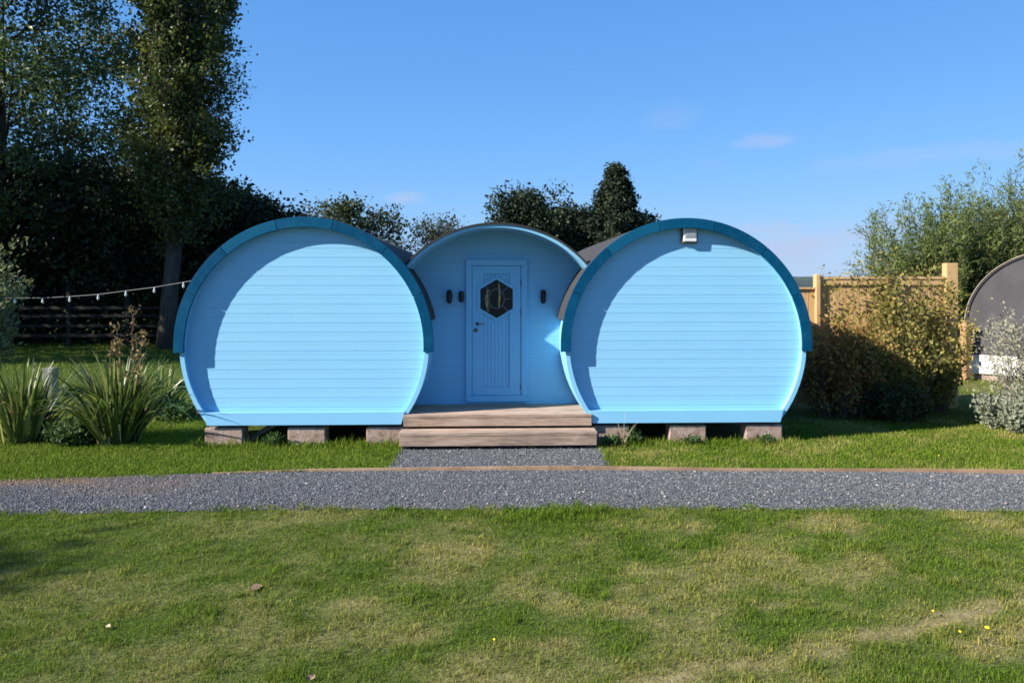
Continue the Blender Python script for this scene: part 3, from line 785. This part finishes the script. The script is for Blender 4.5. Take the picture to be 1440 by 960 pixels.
def path(r, p, d, L, n, wob, up):
    pts = [p]; d = d.copy()
    for i in range(n):
        d = d + r.normal(0,wob,3) + np.array([0,0,up]); d /= np.linalg.norm(d)
        p = p + d*(L/n); pts.append(p)
    return np.array(pts), d
def cone_dir(r, d, ang):
    a = np.array([0,0,1.]) if abs(d[2]) < .9 else np.array([1.,0,0])
    u = np.cross(d,a); u /= np.linalg.norm(u); v = np.cross(d,u); ph = r.uniform(0,2*PI)
    return d*math.cos(ang) + (u*math.cos(ph)+v*math.sin(ph))*math.sin(ang)

def tree(name, label, cat, base, H, env, mat, seed, ang=(35,60), nlimb=26, h0=.2, trunk_r=.2, leaf=.07, asp=.65, per=14, sig=.22,
         up=.06, nsub=6, sub_len=.42, group=None, bark='bark', fork=0, lvl2=3, lean=(0,0), crown_name='crown', twigs=True, droop=0, leafup=.3, limbw=(.8,1.2), lmax=99, lrad=.42):
    """trunk, limbs to the crown envelope env(t), twigs, leaves on the twigs"""
    r = np.random.default_rng(seed)
    root = empty(name, base); tag(root, label, cat, group)
    mb = MB()
    tp, _ = path(r, np.zeros(3), np.array([lean[0],lean[1],1.])/math.sqrt(1+lean[0]**2+lean[1]**2), H*.96, 10, .035, .03)
    tr = [max(.012, trunk_r*(1.25 if i == 0 else 1)*(1-.93*(i/10)**.9)) for i in range(11)]
    mb.tube(tp, tr, 9)
    tips = []
    for i in range(nlimb):
        t = h0 + (1-h0)*((i+r.random()*.8)/nlimb)**.92; t = min(t,.985)
        k = t*10; a = int(k); p = tp[a]+(tp[min(a+1,10)]-tp[a])*(k-a)
        th = R(r.uniform(*ang)); az = i*2.39996 + r.normal(0,.35)
        d = np.array([math.cos(az)*math.sin(th), math.sin(az)*math.sin(th), math.cos(th)])
        L = env(t)/max(.25, math.sin(th))*r.uniform(.75,1.15)
        L = min(L, max(.12, (H*r.uniform(.9,1.03)-p[2])*.92/max(.3, math.cos(th))))
        L = min(L, lmax*r.uniform(.75,1.1)); lr = max(.012, trunk_r*lrad*(1-t*.75)*min(1, L/2+.3))
        pts, dd = path(r, p, d, L, 5, .10, up); mb.tube(pts, [lr*(1-.8*j/5) for j in range(6)], 6)
        ns = max(2, int(nsub*min(1.6, .5+L/2))); lw = r.uniform(*limbw)
        for j in range(ns):
            q = .18 + .82*(j+r.random())/ns; k2 = min(q*5, 4.999); a2 = int(k2); pp = pts[a2]+(pts[a2+1]-pts[a2])*(k2-a2)
            d2 = cone_dir(r, (pts[a2+1]-pts[a2])/np.linalg.norm(pts[a2+1]-pts[a2]), R(r.uniform(22,60)))
            L2 = L*sub_len*r.uniform(.5,1.2)*(1.1-.5*q)+.12
            sp, _ = path(r, pp, d2, L2, 3, .14, up)
            if sp[-1][2] > H*1.04: continue
            if twigs: mb.tube(sp, [max(.004,lr*.32*(1-.6*q)*(1-.7*m/3)) for m in range(4)], 4)
            for m in range(1,4): tips.append((sp[m], lw))
            for m in range(lvl2):
                d3 = cone_dir(r, (sp[2]-sp[1])/np.linalg.norm(sp[2]-sp[1]), R(r.uniform(25,65)))
                s3, _ = path(r, sp[r.integers(1,4)], d3, L2*.5, 2, .15, up)
                if s3[-1][2] > H*1.06: continue
                if twigs: mb.tube(s3, [.006,.005,.003], 3, False)
                tips += [(s3[1], lw), (s3[2], lw)]
        if pts[-1][2] < H*1.04: tips.append((pts[-1], lw))
    mb.build('trunk', M[bark], root)
    T = np.array([q[0] for q in tips])
    LW = np.array([q[1] for q in tips]); keep = r.random(len(T)) > .08; T = T[keep]
    w_ = r.uniform(.35,1.6,len(T))*LW[keep]; cnt = np.maximum(1,(w_*per).astype(int))
    P = np.repeat(T, cnt, 0); P = P + r.normal(0, sig, P.shape)*np.array([1,1,.85])
    P = P[P[:,2] > .02]
    leaves(crown_name, P, mat, root, leaf, asp, seed+1, leafup, droop=droop)
    return root

def at(px, D, z=0): return (PX(px, D), D, z)

# ------------------------------------------------------------------ tall trees beyond the lawn
pop = lambda t: 1.9*min(1,.55+t*2)*(1 if t < .6 else max(.15, 1-(t-.6)/.45))
tree('poplar_tree', 'tall upright poplar with a straight bare trunk and some yellowing leaves', 'tree', at(236, 22), 16.5, pop, M['l_poplar'], 21,
     ang=(22,58), nlimb=165, h0=.145, limbw=(.25,1.6), lmax=2.9, lrad=.2, trunk_r=.27, leaf=.115, per=6.6, sig=.13, up=.11, nsub=8, sub_len=.32, lvl2=3)
bro = lambda t: 3.3*math.sin(PI*min(1, .12+t*.92))**.7+.2
tree('broadleaf_tree', 'loose open broadleaf tree with curved dark limbs beside the poplar', 'tree', at(8, 24.5), 16.5, lambda t: bro(t)*1.25, M['l_broad'], 33,
     ang=(40,80), nlimb=62, h0=.20, trunk_r=.28, limbw=(.5,1.6), lrad=.3, leaf=.14, per=13.5, sig=.25, up=.05, nsub=8, sub_len=.42, lvl2=3)
# trees outside the frame whose shade darkens the wood edge and touches the lawn
tree('broadleaf_tree', 'leafy tree beyond the edge of the picture that shades the wood edge', 'tree', (-19.5, 17.5, 0), 11, bro, M['l_broad'], 41,
     ang=(42,72), nlimb=26, h0=.12, trunk_r=.26, leaf=.2, per=18, sig=.3, nsub=6, lvl2=2, twigs=False)
tree('broadleaf_tree', 'bushy tree beyond the edge of the picture beside the wood edge', 'tree', (-24, 21.5, 0), 12, bro, M['l_broad'], 42,
     ang=(42,72), nlimb=26, h0=.10, trunk_r=.26, leaf=.2, per=18, sig=.3, nsub=6, lvl2=2, twigs=False)
tree('broadleaf_tree', 'narrow tree beside the lawn whose shadow tip reaches the grass', 'tree', (-16.55, -.05, 0), 8.2, lambda t: 1.2*math.sin(PI*min(1,.2+t*.8))+.1, M['l_broad'], 43,
     ang=(30,55), nlimb=22, h0=.2, trunk_r=.16, leaf=.16, per=8, sig=.25, nsub=5, lvl2=2, twigs=False)

dome = lambda r_: (lambda t: r_*math.sin(PI*min(1,.25+t*.75))**.8+.1)
wood = [(20,25.5,5.6,2.5,'dark ivy-clad bush in deep shade behind the broadleaf tree'),
        (110,26.5,5.8,2.6,'dark round-topped bush between the broadleaf tree and the poplar'),
        (185,25,5.4,2.3,'dark bush close behind the string lights and poplar trunk'),
        (275,26,5.3,2.3,'dark bush between the poplar trunk and the cabin'),
        (345,27,4.7,1.9,'dark bush with twiggy top peeping over the barrel roof without a vent')]
for i, (px, D, H, r_, lab) in enumerate(wood):
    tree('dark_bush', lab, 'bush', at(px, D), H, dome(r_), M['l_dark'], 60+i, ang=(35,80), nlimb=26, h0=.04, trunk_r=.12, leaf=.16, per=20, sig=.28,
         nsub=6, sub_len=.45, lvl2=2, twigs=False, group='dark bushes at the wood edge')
# hedge behind the dark fence
def hedge(name, label, p0, p1, H, wd, mat, n, leaf, seed):
    r = np.random.default_rng(seed); root = empty(name, (p0[0], p0[1], 0)); tag(root, label, 'hedge')
    d = np.array([p1[0]-p0[0], p1[1]-p0[1]]); L = np.hypot(*d); d /= L; nn = np.array([-d[1], d[0]])
    u = r.random(n)*L; v = r.normal(0, wd*.45, n); top = H*(.75+.5*fbm(u*.5+seed, u*0+1.5, 3)); z = top*r.random(n)**.8
    P = np.stack([d[0]*u+nn[0]*v, d[1]*u+nn[1]*v, z], 1)
    leaves('foliage', P, mat, root, leaf, .7, seed)
    mb = MB()
    for k in range(int(L/.6)):
        q = L*(k+.5)/int(L/.6); b_ = np.array([d[0]*q, d[1]*q, 0]); pts, _ = path(r, b_, np.array([0,0,1.]), H*.8, 4, .15, .05); mb.tube(pts, [.04,.03,.025,.02,.012], 5)
    mb.build('stems', M['bark'], root)
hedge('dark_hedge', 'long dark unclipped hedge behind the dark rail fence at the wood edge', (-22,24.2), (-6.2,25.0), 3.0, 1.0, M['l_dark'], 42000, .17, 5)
# trees showing above the cabin roof
tree('hawthorn_tree', 'small loose tree with airy twigs above the barrel roof beside the wood edge', 'tree', at(490,21), 4.1, dome(1.5), M['l_hedge'], 71, ang=(12,58), nlimb=15, h0=.15, trunk_r=.08, leaf=.10, per=6, sig=.13, nsub=7, lvl2=3, up=.10, limbw=(.2,1.8))
tree('hawthorn_tree', 'smaller pointed bush in the notch beside the loose tree over the barrel roof', 'tree', at(548,22), 4.05, dome(.7), M['l_hedge'], 72, ang=(20,55), nlimb=18, h0=.1, trunk_r=.07, leaf=.10, per=8, sig=.13, limbw=(.3,1.6), nsub=5, lvl2=2, up=.08)
tree('hawthorn_tree', 'sparse yellowish bush with thin bare twigs left of the dark evergreen', 'tree', at(622,23), 3.75, dome(1.2), M['l_hedge'], 73, ang=(15,50), nlimb=24, h0=.1, trunk_r=.06, leaf=.09, per=4, sig=.12, limbw=(.1,1.8), nsub=6, lvl2=3, up=.10)
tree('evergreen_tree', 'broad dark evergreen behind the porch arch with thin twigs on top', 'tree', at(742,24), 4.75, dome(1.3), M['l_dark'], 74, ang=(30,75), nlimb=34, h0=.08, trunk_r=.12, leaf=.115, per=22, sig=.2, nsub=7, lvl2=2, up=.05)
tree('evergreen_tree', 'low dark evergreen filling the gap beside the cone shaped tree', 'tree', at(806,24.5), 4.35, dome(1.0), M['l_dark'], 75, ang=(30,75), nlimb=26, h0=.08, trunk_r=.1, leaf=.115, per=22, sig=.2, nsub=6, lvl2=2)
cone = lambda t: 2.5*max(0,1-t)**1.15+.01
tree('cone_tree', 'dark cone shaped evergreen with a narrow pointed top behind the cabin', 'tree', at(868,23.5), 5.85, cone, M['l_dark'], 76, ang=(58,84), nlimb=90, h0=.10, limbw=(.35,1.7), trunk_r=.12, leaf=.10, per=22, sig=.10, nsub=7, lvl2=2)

# ------------------------------------------------------------------ shoots: willow, silver shrub, hedge plants
def shoots(name, label, cat, base, n, H, spread, mat, seed, leaf, asp, dens, stem='twig', rad=.012, h0=.12, wob=.05, up=.05, sig=.03, ang=.35, group=None,
           sub=3, jit=.6, leafup=.2, zlim=None, fol='foliage'):
    """many stems from the ground with leaves along them and their side shoots"""
    r = np.random.default_rng(seed); root = empty(name, base); tag(root, label, cat, group)
    mb = MB(); P, Dv = [], []
    for i in range(n):
        a = r.uniform(0,2*PI); rr = math.sqrt(r.random()); p = np.array([math.cos(a)*rr*spread[0]*.6, math.sin(a)*rr*spread[1]*.6, 0])
        d = np.array([p[0]/max(spread[0],.01)*ang+r.normal(0,.12), p[1]/max(spread[1],.01)*ang+r.normal(0,.12), 1.]); d /= np.linalg.norm(d)
        L = H*r.uniform(.62,1.06)*(1-.22*rr*rr)
        pts, _ = path(r, p, d, L, 7, wob, up); mb.tube(pts, [rad*(1-.85*j/7) for j in range(8)], 4, False)
        segs = [(pts, L)]
        for k in range(sub):
            q = r.uniform(.25,.9)*7; a2 = int(q); pp = pts[a2]+(pts[min(a2+1,7)]-pts[a2])*(q-a2)
            sp, _ = path(r, pp, cone_dir(r, (pts[a2+1]-pts[a2])/np.linalg.norm(pts[a2+1]-pts[a2]), R(r.uniform(20,50))), L*r.uniform(.14,.32), 4, wob*1.6, up)
            mb.tube(sp, [rad*.4*(1-.7*j/4) for j in range(5)], 3, False); segs.append((sp, L*.25))
        for s_, l_ in segs:
            m = max(2, int(dens*l_)); t = r.random(m); m_ = len(s_)-1
            if l_ > H*.4: t = h0+(1-h0)*t
            k = np.minimum(t*m_, m_-.001); ai = k.astype(int); f = (k-ai)[:,None]
            P.append(s_[ai]*(1-f)+s_[ai+1]*f); dd = s_[ai+1]-s_[ai]; Dv.append(dd/np.linalg.norm(dd,axis=1)[:,None])
    P = np.concatenate(P); Dv = np.concatenate(Dv); P = P + r.normal(0,sig,P.shape)
    k = P[:,2] > .02; P, Dv = P[k], Dv[k]
    mb.build('stems', M[stem], root)
    leaves(fol, P, mat, root, leaf, asp, seed+5, leafup, dirs=Dv, jit=jit)
    return root

shoots('willow_shrub', 'feathery willow with upright shoots behind the pale fence', 'willow', at(1312,18.6), 110, 4.25, (1.4,1.1), M['l_willow'], 81, .12, .22, 50, rad=.016, ang=.42, sub=7, sig=.05)
shoots('willow_shrub', 'taller willow with upright shoots behind the dark grey pod', 'willow', at(1412,19.0), 125, 4.65, (1.7,1.1), M['l_willow'], 82, .12, .22, 50, rad=.016, ang=.35, sub=7, sig=.05)
shoots('willow_shrub', 'willow at the edge of view beyond the dark grey pod', 'willow', at(1530,19.6), 80, 5.0, (1.5,1.0), M['l_willow'], 83, .13, .24, 40, rad=.016, ang=.35, sub=6, sig=.06)

# pale fence
FD = 11.4
fence = empty('board_fence', at(1240, FD), 0); tag(fence, 'new pale pine board fence with tall end post behind the russet hedge', 'fence')
fx0 = fence.location.x
def fxx(px): return PX(px, FD)-fx0
mb = MB(); x = fxx(1154); top = PZ(389, FD)
while x < fxx(1327)-.02:
    mb.box(x, x+.098, .012+.008*(int(x*37)%2), .03+.008*(int(x*37)%2), .06, top-.045+random.uniform(-.004,.004)); x += .104
mb.build('board_panel', M['fence'], fence, bevel=.003)
mb = MB(); x = fxx(1100); top2 = PZ(404, FD)
while x < fxx(1147)-.05:
    mb.box(x, x+.098, .012, .03, .06, top2-.03); x += .104
mb.build('board_panel', M['fence'], fence, bevel=.003)
mb = MB(); mb.box(fxx(1153), fxx(1328), -.025, .055, top-.04, top); mb.box(fxx(1153), fxx(1328), -.03, .010, .95, 1.03); mb.box(fxx(1153), fxx(1328), -.03, .010, .3, .38)
mb.box(fxx(1153), fxx(1328), -.012, .0105, top-.13, top-.055)
mb.build('rail', M['fence'], fence, bevel=.004)
mb = MB(); mb.box(fxx(1095), fxx(1145.5), -.025, .055, top2-.03, top2); mb.build('rail', M['fence'], fence, bevel=.004)
for a, b_, t in ((1146,1152.5,385.5),(1328.5,1345,370)):
    mb = MB(); mb.box(fxx(a), fxx(b_), -.05, .08, -.05, PZ(t, FD)); mb.build('post', M['fence'], fence, bevel=.008)

# hedge plants in front of it
shoots('russet_shrub', 'russet brown shrub beside the cabin wall in front of the pale fence', 'shrub', at(1180,10.6), 70, 1.50, (.62,.40), M['l_russet'], 91, .06, .62, 32, rad=.008, ang=.5, sub=6, sig=.05)
shoots('yellowing_shrub', 'yellow green shrub with sprays climbing over the pale fence top', 'shrub', at(1245,10.7), 65, 1.56, (.62,.40), M['l_yellow'], 92, .06, .62, 30, rad=.008, ang=.45, sub=6, sig=.05)
shoots('russet_shrub', 'thin brown leaved shrub at the foot of the tall fence post', 'shrub', at(1322,10.9), 20, 1.5, (.2,.25), M['l_yellow'], 93, .06, .6, 60, rad=.007, ang=.35, sub=5, sig=.045)
shoots('low_shrub', 'low dark green shrub at the foot of the yellow green shrub', 'shrub', at(1262,10.2), 40, .5, (.42,.3), M['l_hedge'], 94, .06, .6, 120, rad=.006, ang=.7, sub=5, sig=.05)
shoots('climber', 'pale leaved climber spilling over the top rail of the fence', 'climbing plant', at(1268,11.15), 34, 2.3, (1.1,.10), M['l_yellow'], 95, .06, .62, 42, rad=.006, ang=.3, sub=5, sig=.06, h0=.45)

# rail fence beyond, dark grey pod, silver shrub
def rail_fence(name, label, p0, p1, nposts, zr, mat, hp, pr=.06):
    root = empty(name, (p0[0], p0[1], 0)); tag(root, label, 'fence')
    d = Vector((p1[0]-p0[0], p1[1]-p0[1], 0)); a = math.atan2(d.y, d.x); root.rotation_euler = (0,0,a); L = d.length
    for i in range(nposts):
        mb = MB(); x = L*i/(nposts-1); mb.box(x-pr, x+pr, -pr, pr, -.05, hp); mb.build('post', mat, root, bevel=.008)
    for z in zr:
        mb = MB(); mb.box(-.1, L+.1, -pr-.03, -pr-.002, z-.045, z+.045); mb.build('rail', mat, root, bevel=.004)
    return root
rail_fence('rail_fence', 'brown post and rail fence between the pale fence and the grey pod', at(1358,14.7)[:2], (7.6, 19.5), 3, (.45,.78,1.08), M['postwood'], 1.15, .07)
rail_fence('rail_fence', 'dark post and rail fence in the shade of the wood edge', (-19, 22.6), at(262,23)[:2], 6, (.35,.65,.95,1.2), M['darkwood'], 1.9, .06)

pod = empty('grey_pod', at(1483,14.0), R(-38)); tag(pod, 'dark grey round ended camping pod partly behind the silver shrub', 'pod')
zc2 = 1.09; aB = math.asin((.36-zc2)/1.46)
mb = MB(); mb.arc(0, zc2, 1.42, 1.46, aB, PI-aB, 0, 4.2, 56); mb.build('shell', M['shingle'], pod)
mb = MB(); poly = [(1.42*math.cos(a), zc2+1.42*math.sin(a)) for a in np.linspace(aB, PI-aB, 60)]
mb.prism_xz(poly, .03, .06); mb.build('end_wall', M['podgrey'], pod)
mb = MB(); mb.arc(0, zc2, 1.461, 1.472, R(-8), R(188), -.01, .04, 56); mb.build('rim', M['rim'], pod)
mb = MB(); mb.box(-1.36, 1.36, -.01, .03, .13, .50); mb.build('base_board', M['white'], pod, bevel=.006)
for x in (-1.1, 0, 1.1):
    mb = MB(); mb.box(x-.2, x+.2, .05, .4, -.02, .355); mb.build('footing', M['concrete'], pod)

shoots('silver_shrub', 'silvery grey shrub with pale twiggy seed heads at the lawn edge', 'shrub', at(1480,9.9), 60, 1.72, (.66,.5), M['l_seed'], 101, .045, .5, 34, stem='greytwig', rad=.006, ang=.75, sub=8, sig=.045, h0=.35)
shoots('silver_shrub', 'low silver leaved bush under the taller twiggy grey shrub', 'shrub', at(1428,9.6), 45, .52, (.45,.38), M['l_silver'], 102, .05, .5, 150, stem='greytwig', rad=.005, ang=1.0, sub=5, sig=.05)

# ------------------------------------------------------------------ strap-leaved plants
def phormium(label, base, n, H, spread, seed, stalks=()):
    r = np.random.default_rng(seed); root = empty('flax_plant', base); tag(root, label, 'plant', 'strap leaved flax plants')
    V, C, sz, rn = [], [], [], []; off = 0
    for i in range(n):
        az = r.uniform(0,2*PI); th = 1.15*r.random()**1.2
        L = H*r.uniform(.72,1.18); bend = r.uniform(.25,1.6)*(.45+.8*th); K = 9
        p = np.array([math.cos(az)*r.random()*.14*spread, math.sin(az)*r.random()*.14*spread, 0.]); wd = r.uniform(.013,.027)
        hd = np.array([math.cos(az), math.sin(az), 0]); sd = np.array([-math.sin(az), math.cos(az), 0]); tw = r.normal(0,.5)
        q = r.random()
        brk = r.integers(4,8) if r.random() < .14 else 99
        for k in range(K+1):
            t = k/K; a = th*.6 + bend*t**2.2 + (1.1 if k > brk else 0)
            a = min(a, 2.5)
            dirv = hd*math.sin(a) + sd*math.sin(tw*.5)*t*.35 + np.array([0,0,1])*math.cos(a)
            nrm = hd*math.cos(a) - np.array([0,0,1])*math.sin(a)
            ww = wd*(.7+.5*math.sin(PI*min(1,t*1.25+.15)))*(1-t**3.5)+.0015
            s_ = sd*math.cos(tw*t) + nrm*math.sin(tw*t)
            V += [p-s_*ww+nrm*ww*.35, p, p+s_*ww+nrm*ww*.35]
            if k < K:
                b_ = off+3*k; C += [b_, b_+1, b_+4, b_+3, b_+1, b_+2, b_+5, b_+4]; sz += [4,4]; rn += [q,min(1,q+.06)]
                p = p + dirv*L/K
        off += 3*(K+1)
    np_mesh('leaf_clump', np.array(V), np.array(C), np.array(sz), M['l_strap'], root, attrs=[('rnd','FACE',np.array(rn))], smooth=True)
    for j, (dx, dy, h, lx) in enumerate(stalks):
        mb = MB(); P = []
        pts, _ = path(r, np.array([dx*.3,dy,.1]), np.array([lx,0,1.])/math.sqrt(1+lx*lx), h, 8, .03, .01)
        mb.tube(pts, [.010-.0008*k for k in range(9)], 5)
        for k in range(4,9):
            for s in range(2):
                d = cone_dir(r, (pts[k]-pts[k-1])/np.linalg.norm(pts[k]-pts[k-1]), R(r.uniform(25,50)))
                q = pts[k]+d*r.uniform(.06,.13); mb.tube([pts[k], q], [.005,.003], 4)
                for m in range(9): P.append(pts[k]+(q-pts[k])*r.uniform(.3,1.1)+r.normal(0,.018,3))
        s_ = mb.build('flower_stalk', M['twig'], root); leaves('seed_sprays', np.array(P), M['l_stalk'], s_, .055, .4, seed+j)
    return root
phormium('large strap leaved flax beside the cabin with rusty flower stalks', at(166,8.85), 290, 1.0, 1.7, 111, ((.22,.1,1.42,.03),(.12,.12,1.22,-.06),(.3,.08,1.20,.22),(.0,.1,1.05,-.16),(.25,.14,1.12,.08)))
phormium('smaller strap leaved flax at the lawn edge by the grey post stump', at(34,8.9), 150, .92, 1.6, 112)
phormium('low drooping flax behind the large flax close to the cabin', at(225,10.4), 60, .75, 1.1, 113)

mb = MB(); mb.box(-.075,.075,-.07,.07,-.05,PZ(517,10.2)); o = mb.build('post_stump', M['oldwood'], bevel=.012); o.location = at(71,10.2)
tag(o, 'short square grey weathered post standing between the flax plants', 'post')
mb = MB(); pts_ = [(-.75,-.35),(.1,-.5),(.8,-.3),(.9,.3),(.2,.55),(-.7,.4)]
mb.add([(x,y,.004) for x,y in pts_]+[(0,0,.05)], [(i,(i+1)%6,6) for i in range(6)], True)
o = mb.build('soil_bed', M['soil']); o.location = at(235,10.9); tag(o, kind='structure')
shoots('pale_conifer_shrub', 'pale grey green shrub at the picture edge before the dark wood', 'shrub', at(-42,12.5), 50, 2.6, (.5,.5), M['l_pale'], 121, .09, .4, 60, rad=.012, ang=.4, sub=6, sig=.06, h0=.3)
shoots('low_shrub', 'small bright green bush against the outer side of the barrel room', 'shrub', at(250,10.3), 24, .24, (.36,.3), M['l_weed'], 122, .055, .6, 140, rad=.004, ang=1.2, sub=4, sig=.05)
shoots('low_shrub', 'low leafy ground plant between the two flax plants', 'shrub', at(110,8.75), 40, .30, (.35,.2), M['l_weed'], 123, .05, .6, 150, rad=.004, ang=1.2, sub=4, sig=.05)

# weeds at the foot of the blocks
for i, (px, D, h, lab) in enumerate(((384,8.62,.20,'leafy weed growing before the leaning timber offcut'),(893,8.80,.24,'pale green weed in the dark gap beside the half shaded block'),
        (975,8.72,.13,'small weed at the foot of the middle block under the vent room'),(1077,8.76,.12,'small weed at the foot of the block nearest the russet shrub'),(862,8.66,.16,'dark green weed in the shade beside the porch steps'))):
    shoots('weed', lab, 'weed', at(px, D), 11, h*.72, (.10,.06), M['l_weed'], 130+i, .045, .6, 160, stem='stemgreen', rad=.003, ang=1.0, sub=3, sig=.02, group='weeds along the foot of the cabin')
# tall dry grass stalk by the vent room
mb = MB()
for lx_, h_ in ((.02,.42),(-.05,.30),(.10,.26),(.16,.34)): mb.tube([(0,0,0),(lx_*.5,0,h_*.5),(lx_*1.3,0,h_)], [.003,.0025,.0015], 4)
o = mb.build('grass_stalks', M['paleleaf']); o.location = at(876,8.62); tag(o, 'thin dry grass stalks standing before the skirt board of the vent room', 'dry grass')

# ------------------------------------------------------------------ string of bulbs
SD = 12.4
sl_ = empty('string_lights', at(0, SD)); tag(sl_, 'string of unlit white bulbs on a pale cable slung to the cabin', 'string lights')
ctrl = [(-90,416),(-20,420),(21,419),(60,419),(98,417),(138,414),(177,409),(217,404),(258,397),(300,389),(352,377)]
pts = [(PX(a,SD)-sl_.location.x, 0, PZ(b_,SD)) for a,b_ in ctrl]
mb = MB(); mb.tube(pts, .0065, 5); mb.build('cable', M['cable'], sl_)
b0 = None
for k in range(2, 9):
    if b0 is None:
        mb = MB(); mb.lathe((0,0,0), [(.012,.0),(.016,-.02),(.018,-.045),(.030,-.075),(.031,-.10),(.020,-.125),(.006,-.135)][::-1], 10); b = b0 = mb.build('bulb', M['bulb'], sl_)
    else: b = b0.copy(); COL.objects.link(b); b.parent = sl_
    b.location = pts[k]; b.scale = (.62,.62,.7)
mb = MB(); mb.tube([(0,0,-.05),(0,0,2.1)], [.05,.045], 10); o = mb.build('lights_pole', M['oldwood']); o.location = (PX(-90,SD), SD, 0)
tag(o, 'grey pole beyond the picture edge holding one end of the string of bulbs', 'pole')

# ------------------------------------------------------------------ small things on the lawn
def lawn_pt(px, py): D = CAMZ*F/(py-HOR); return (PX(px,D), D, float(hgt(np.array([PX(px,D)]), np.array([D]))[0]))
def fallen_leaf(px, py, s, mat, lab, rz):
    mb = MB(); K = 6; vs_ = []
    for k in range(K+1):
        t = k/K; w_ = s*.42*math.sin(PI*min(1,t*.96+.03))**.8+.001; z = .005*math.sin(PI*t)+.003*t
        vs_ += [(-s/2+s*t, -w_, z+.010), (-s/2+s*t, 0, z), (-s/2+s*t, w_, z+.012)]
    fs = []
    for k in range(K): fs += [(3*k,3*k+3,3*k+4,3*k+1),(3*k+1,3*k+4,3*k+5,3*k+2)]
    mb.add(vs_, fs, True); o = mb.build('fallen_leaf', mat); p = lawn_pt(px,py); o.location = (p[0],p[1],p[2]+.006); o.rotation_euler = (.15,-.1,rz)
    tag(o, lab, 'leaf', 'fallen leaves on the lawn')
fallen_leaf(360,830,.075,M['deadleaf'],'large curled pinkish brown dead leaf lying on the lawn',.4)
fallen_leaf(152,885,.032,M['paleleaf'],'small bleached straw coloured leaf lying on the lawn',-.2)
fallen_leaf(437,956,.045,M['edging'],'small orange brown leaf on the nearest edge of the lawn',1.2)
d0 = None
for px, py, lab in ((1388,893,'largest yellow dandelion flower, on the green tuft beside the worn streak'),(1312,867,'yellow dandelion flower on the worn streak itself'),(1350,896,'small yellow dandelion just beside the largest one'),(695,912,'lone yellow flower in the middle of the lawn'),(1320,645,'yellow flower on the grass between path and silver shrub')):
    if d0 is None:
        d = d0 = empty('dandelion'); mb = MB(); mb.tube([(0,0,0),(.004,0,.03),(.003,0,.05)], .0022, 5); mb.build('stem', M['stemgreen'], d)
        mb = MB()
        mb.lathe((.003,0,.05), [(.004,-.004),(.014,.002),(.017,.006),(.010,.011),(.002,.013)], 14); mb.build('flower', M['petal'], d)
    else: d = copy_tree(d0)
    p = lawn_pt(px,py); d.location = p; d.scale = (.85,.85,.9) if px == 1388 else (.5,.5,.7)
    tag(d, lab, 'dandelion', 'yellow flowers in the lawn')
